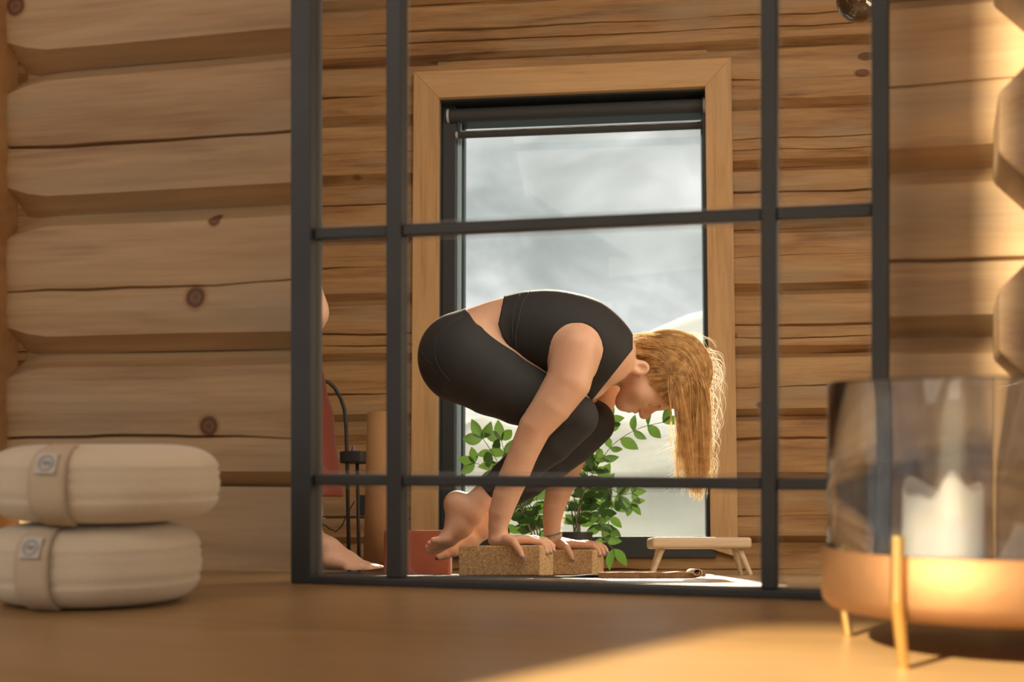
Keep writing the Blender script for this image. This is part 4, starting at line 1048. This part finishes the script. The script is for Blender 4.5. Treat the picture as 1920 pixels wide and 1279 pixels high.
# smooth combed layer lying on the scalp, running from the hairline towards the crown
for k in range(2600):
    rx = U(1184, 1315); ry_ = U(622, 770)
    if ry_ > hairline(rx)-2: continue
    e_ = ((rx-1254)/74)**2+((ry_-694)/69)**2
    if e_ > .98: continue
    tt = -math.sqrt(1-e_)*.074*(1 if rs.random() < .75 else -1)
    pts = []; x, y = rx, ry_
    for i in range(10):
        pts.append(push(Q(x, y, tt*(1-.012*i)), 1.03+.012*(k % 4)))
        ax, ay = 1330-x, (676-y)*.55+max(0, x-1262)*.9
        l_ = math.hypot(ax, ay)+1e-6; x += ax/l_*7; y += ay/l_*7
    strands.append(pts)
# nape strands coming from the neck
for k in range(110):
    y0 = U(628, 668); P_ = [Q(U(1180, 1192), y0, -abs(G(0, .03))), Q(1215, y0-U(2, 14), -.055*U(.2, 1)), Q(1262, y0+U(-14, 6), -.075*U(.2, 1)), Q(1310, 650+U(-12, 18), -.05*U(0, 1))]
    strands.append([push(p, 1.0+U(.02, .06)) for p in bez(P_, 14)])
curves('hair_strands', strands, .00075, M_hair, hc)
fly = []
for k in range(300):
    if rs.random() < .5:       # curly halo at the right of the fall
        y0 = U(650, 860); x0 = 1332-max(0, y0-760)*.14; R_ = U(6, 30); P_ = [Q(x0-12, y0, U(-.05, .05)), Q(x0+R_*.9, y0-U(-4, 16), U(-.06, .06)), Q(x0+R_*1.5, y0+U(8, 40), U(-.06, .06)), Q(x0+U(-6, R_), y0+U(40, 70), U(-.06, .06))]
    else:                        # feathery ends at the lower left and bottom
        x0 = U(1272, 1320); y0 = U(790, 900); L_ = U(20, 62); a = U(1.9, 2.75) if rs.random() < .6 else U(.9, 1.9); P_ = [Q(x0, y0, U(-.03, .03)), Q(x0+math.cos(a)*L_*.5, y0+math.sin(a)*L_*.4, U(-.04, .04)), Q(x0+math.cos(a)*L_, y0+math.sin(a)*L_*.9, U(-.05, .05))]
    fly.append(bez(P_, 12))
for k in range(60):
    x0 = U(1200, 1318); P_ = [Q(x0, 628+max(0, x0-1285)*.35, U(-.03, .03)), Q(x0+U(5, 15), 614+U(-3, 6)+max(0, x0-1285)*.3, U(-.03, .03)), Q(x0+U(16, 34), 630+U(-6, 12)+max(0, x0-1285)*.5, U(-.03, .03))]; fly.append(bez(P_, 10))
M_fly = M_hair.copy(); M_fly.name = 'sunlit_fine_hair'  # hair copy with the backlit glow put into its paler tint
for nn in M_fly.node_tree.nodes:
    if nn.type == 'MIX_SHADER': nn.inputs[0].default_value = .6
    if nn.type == 'BSDF_TRANSLUCENT': nn.inputs[0].default_value = (1, .95, .8, 1)
curves('flyaway_hair', fly, .0005, M_fly, hc)
# fine hair on the sunlit far forearm
fz_h = []
for k in range(120):
    y0 = U(860, 1000); x0 = np.interp(y0, [860, 895, 925, 950, 975, 1000], [1096, 1081, 1069, 1059, 1053, 1050]); fz_h.append([Q(x0-1, y0, .15+U(-.006, .006)), Q(x0+U(1, 4), y0+U(1, 4), .15), Q(x0+U(2, 6), y0+U(3, 8), .15)])
curves('arm_hair', fz_h, .0003, M_fly, body)

# ------------------------------------------------------------------ the second person, mostly hidden by the frame
M_red = cloth('red_trouser_fabric', (.22, .045, .024), .6)
p2 = empty('person', Matrix.Translation(Q(560, 1075))); tag(p2, 'barefoot person in wide rust red trousers at the left edge, mostly out of view', 'person')
OG2 = tuple(p2.location); tq = .0
# the dark opening is passed by real limbs only: foot, shin, trousers, arm and torso
leg2 = Blend(chain([(545, 720, tq, 46), (575, 860, tq, 32), (582, 960, tq, 22), (582, 1010, tq, 21)]), S_(8))
leg2b = Blend(chain([(430, 600, .2, 66), (470, 760, .2, 48), (440, 900, .2, 34), (430, 1020, .2, 20)]), S_(8))
thigh2 = Blend([C2((440, 575, .1, 82), (440, 575, .0, 82)), C2((440, 590, tq, 75), (545, 715, tq, 46))], S_(20))
foot2 = Blend(chain([(580, 1010, tq, 23), (615, 1032, tq, 24), (655, 1052, tq, 16), (680, 1062, tq, 11)]) + [C2((572, 1055, tq, 23), (620, 1058, tq+.01, 18)), C2((615, 1050, tq-.02, 18), (672, 1064, tq-.028, 10)), C2((615, 1050, tq+.02, 18), (680, 1062, tq+.02, 10.5))], S_(9))
toes2 = toes([[(672, 1064, tq-.036, 9), (652, 1066, tq-.04, 8), (668, 1069, tq-.042, 7)], [(672, 1063, tq-.026, 9), (690, 1067, tq-.027, 7.5)], [(676, 1062, tq-.012, 9), (698, 1066, tq-.012, 7.5)], [(680, 1062, tq+.001, 9), (706, 1067, tq+.001, 7.5)], [(684, 1062, tq+.018, 10.5), (706, 1067, tq+.020, 9), (718, 1069, tq+.020, 8)]])
tor2 = Blend([C2((450, 560, -.02, 80), (450, 560, .12, 80)), C2((480, 470, -.02, 68), (480, 470, .12, 68)), C2((500, 385, -.04, 62), (500, 385, .14, 62)), C2((505, 340, .05, 34), (510, 280, .05, 38)), Ell(Q(512, 235, .05), (S_(60), .075, S_(76)))], S_(22))
hand2 = hand(0, 1, -.10, 0, 0, [((505, 700, -.085, 20), (488, 722, -.10, 15)), ((492, 716, -.105, 14), (474, 738, -.125, 10)), ((492, 716, -.09, 14), (468, 734, -.095, 10))],
    [[(494, 712, -.12, 9), (496, 728, -.14, 8), (494, 744, -.145, 6)], [(478, 736, -.128, 9), (470, 756, -.135, 8), (468, 774, -.135, 6)], [(474, 737, -.114, 9), (463, 758, -.118, 8), (460, 778, -.118, 6)],
     [(470, 735, -.102, 9), (457, 755, -.102, 7.5), (453, 773, -.102, 6)], [(468, 732, -.092, 8), (454, 748, -.088, 7), (449, 762, -.088, 5.5)]])
hand2b = hand(0, 1, .2, 0, 0, [((480, 700, .2, 20), (474, 726, .2, 15)), ((476, 722, .19, 13), (466, 744, .18, 10)), ((476, 722, .21, 13), (466, 744, .22, 10))],
    [[(482, 716, .18, 9), (488, 732, .17, 8), (488, 746, .165, 6)], [(466, 742, .18, 9), (460, 762, .178, 8), (458, 782, .178, 6)], [(465, 743, .194, 9), (457, 765, .194, 8), (455, 786, .194, 6)],
     [(464, 742, .208, 9), (456, 762, .21, 7.5), (454, 780, .21, 6)], [(464, 740, .222, 8), (457, 756, .226, 7), (455, 768, .226, 5.5)]])
foot2b = Blend([C2((430, 1020, .2, 22), (465, 1042, .2, 23)), C2((465, 1042, .2, 23), (520, 1062, .2, 13)), C2((424, 1052, .2, 22), (470, 1058, .2, 18)), C2((505, 1064, .17, 10), (535, 1068, .17, 8)), C2((505, 1064, .185, 9), (536, 1069, .186, 7)), C2((505, 1064, .2, 9), (534, 1069, .201, 7)), C2((505, 1064, .213, 9), (530, 1070, .216, 6.5)), C2((500, 1064, .228, 9), (524, 1070, .231, 6.5))], S_(7))
face2 = Blend([C2((560, 232, .05, 8), (573, 252, .05, 8)), C2((548, 288, .05, 18), (530, 292, .05, 20)), C2((562, 266, .04, 6), (562, 266, .06, 6)), C2((561, 273, .04, 6.5), (561, 273, .06, 6.5)), C2((556, 218, .03, 9), (556, 218, .07, 9)), C2((504, 240, -.03, 12), (500, 250, -.03, 8)), C2((504, 240, .13, 12), (500, 250, .13, 8))], S_(7))
arm2 = Blend(chain([(510, 385, -.09, 40), (552, 490, -.10, 40), (572, 585, -.10, 41), (545, 660, -.08, 28), (500, 705, -.08, 22)]), S_(14))
arm2b = Blend(chain([(510, 385, .19, 40), (500, 500, .2, 32), (490, 600, .2, 28), (480, 700, .2, 22)]), S_(14))
def f_p2(P):
    l_ = np.minimum(smin(smin(leg2(P), foot2(P), S_(8)), toes2(P), S_(4)), smin(leg2b(P), foot2b(P), S_(8))); l_ = smin(l_, thigh2(P), S_(14))
    u_ = smin(tor2(P), face2(P), S_(7)); u_ = smin(smin(u_, smin(arm2(P), hand2(P), S_(5)), S_(6)), smin(arm2b(P), hand2b(P), S_(5)), S_(6))
    return np.minimum(u_, smin(tor2(P), l_, S_(14)))
tro = Blend([C2((440, 585, .0, 86), (440, 585, .14, 86)), C2((455, 600, tq, 84), (545, 720, tq, 60)), C2((545, 715, tq, 60), (556, 790, tq, 66)), C2((556, 790, tq, 66), (560, 925, tq, 86)), C2((425, 600, .2, 74), (470, 760, .2, 66)), C2((470, 760, .2, 66), (440, 930, .2, 84))], S_(16))
def f_tro(P):
    px, py = pxy(P); d = tro(P)+.004*np.sin(px*.09)*np.clip((py-700)/200, 0, 1)
    d = np.maximum(d, S_(1)*(py-932+(px-640)*.02*-8*.1)); d = np.maximum(d, S_(1)*(560-py)); return d
lo2 = (Q(325, 900, .3).x, D0-.2, Q(500, 1082, -.2).z); hi2 = (Q(740, 300, .3).x, D0+.34, Q(500, 150, .3).z)
sdf_obj('body', f_p2, lo2, hi2, .0038, M_skin, p2, 3, OG2)
sdf_obj('trousers', f_tro, lo2, hi2, .0045, M_red, p2, 3, OG2)
def f_tank(P):
    px, py = pxy(P); d = tor2(P)-.005
    return np.maximum(np.maximum(d, S_(1)*(py-600)), S_(1)*(342+.25*np.abs(px-505)-py))
sdf_obj('tank_top', f_tank, lo2, hi2, .0045, M_top, p2, 3, OG2)
b = MB(); cc = Q(585, 972, tq)-Vector(OG2); b.tube([cc+Vector((S_(24)*math.cos(a), S_(24)*math.sin(a), 0)) for a in np.linspace(0, 2*math.pi, 25)], .0012, 6); b.build('anklet', M_bead, p2, smooth=True)
def f_h2(P): return np.maximum(Ell(Q(502, 228, .05), (S_(66), .083, S_(80)))(P), S_(1)*(pxy(P)[0]-540))
sdf_obj('hair', f_h2, (Q(400, 228, .3).x, D0-.1, Q(500, 330, -.2).z), (Q(600, 228, .3).x, D0+.2, Q(500, 130, .3).z), .005, mat('brown_hair', (.12, .06, .03), .5), p2, 3, OG2)
bpy.context.view_layer.update()
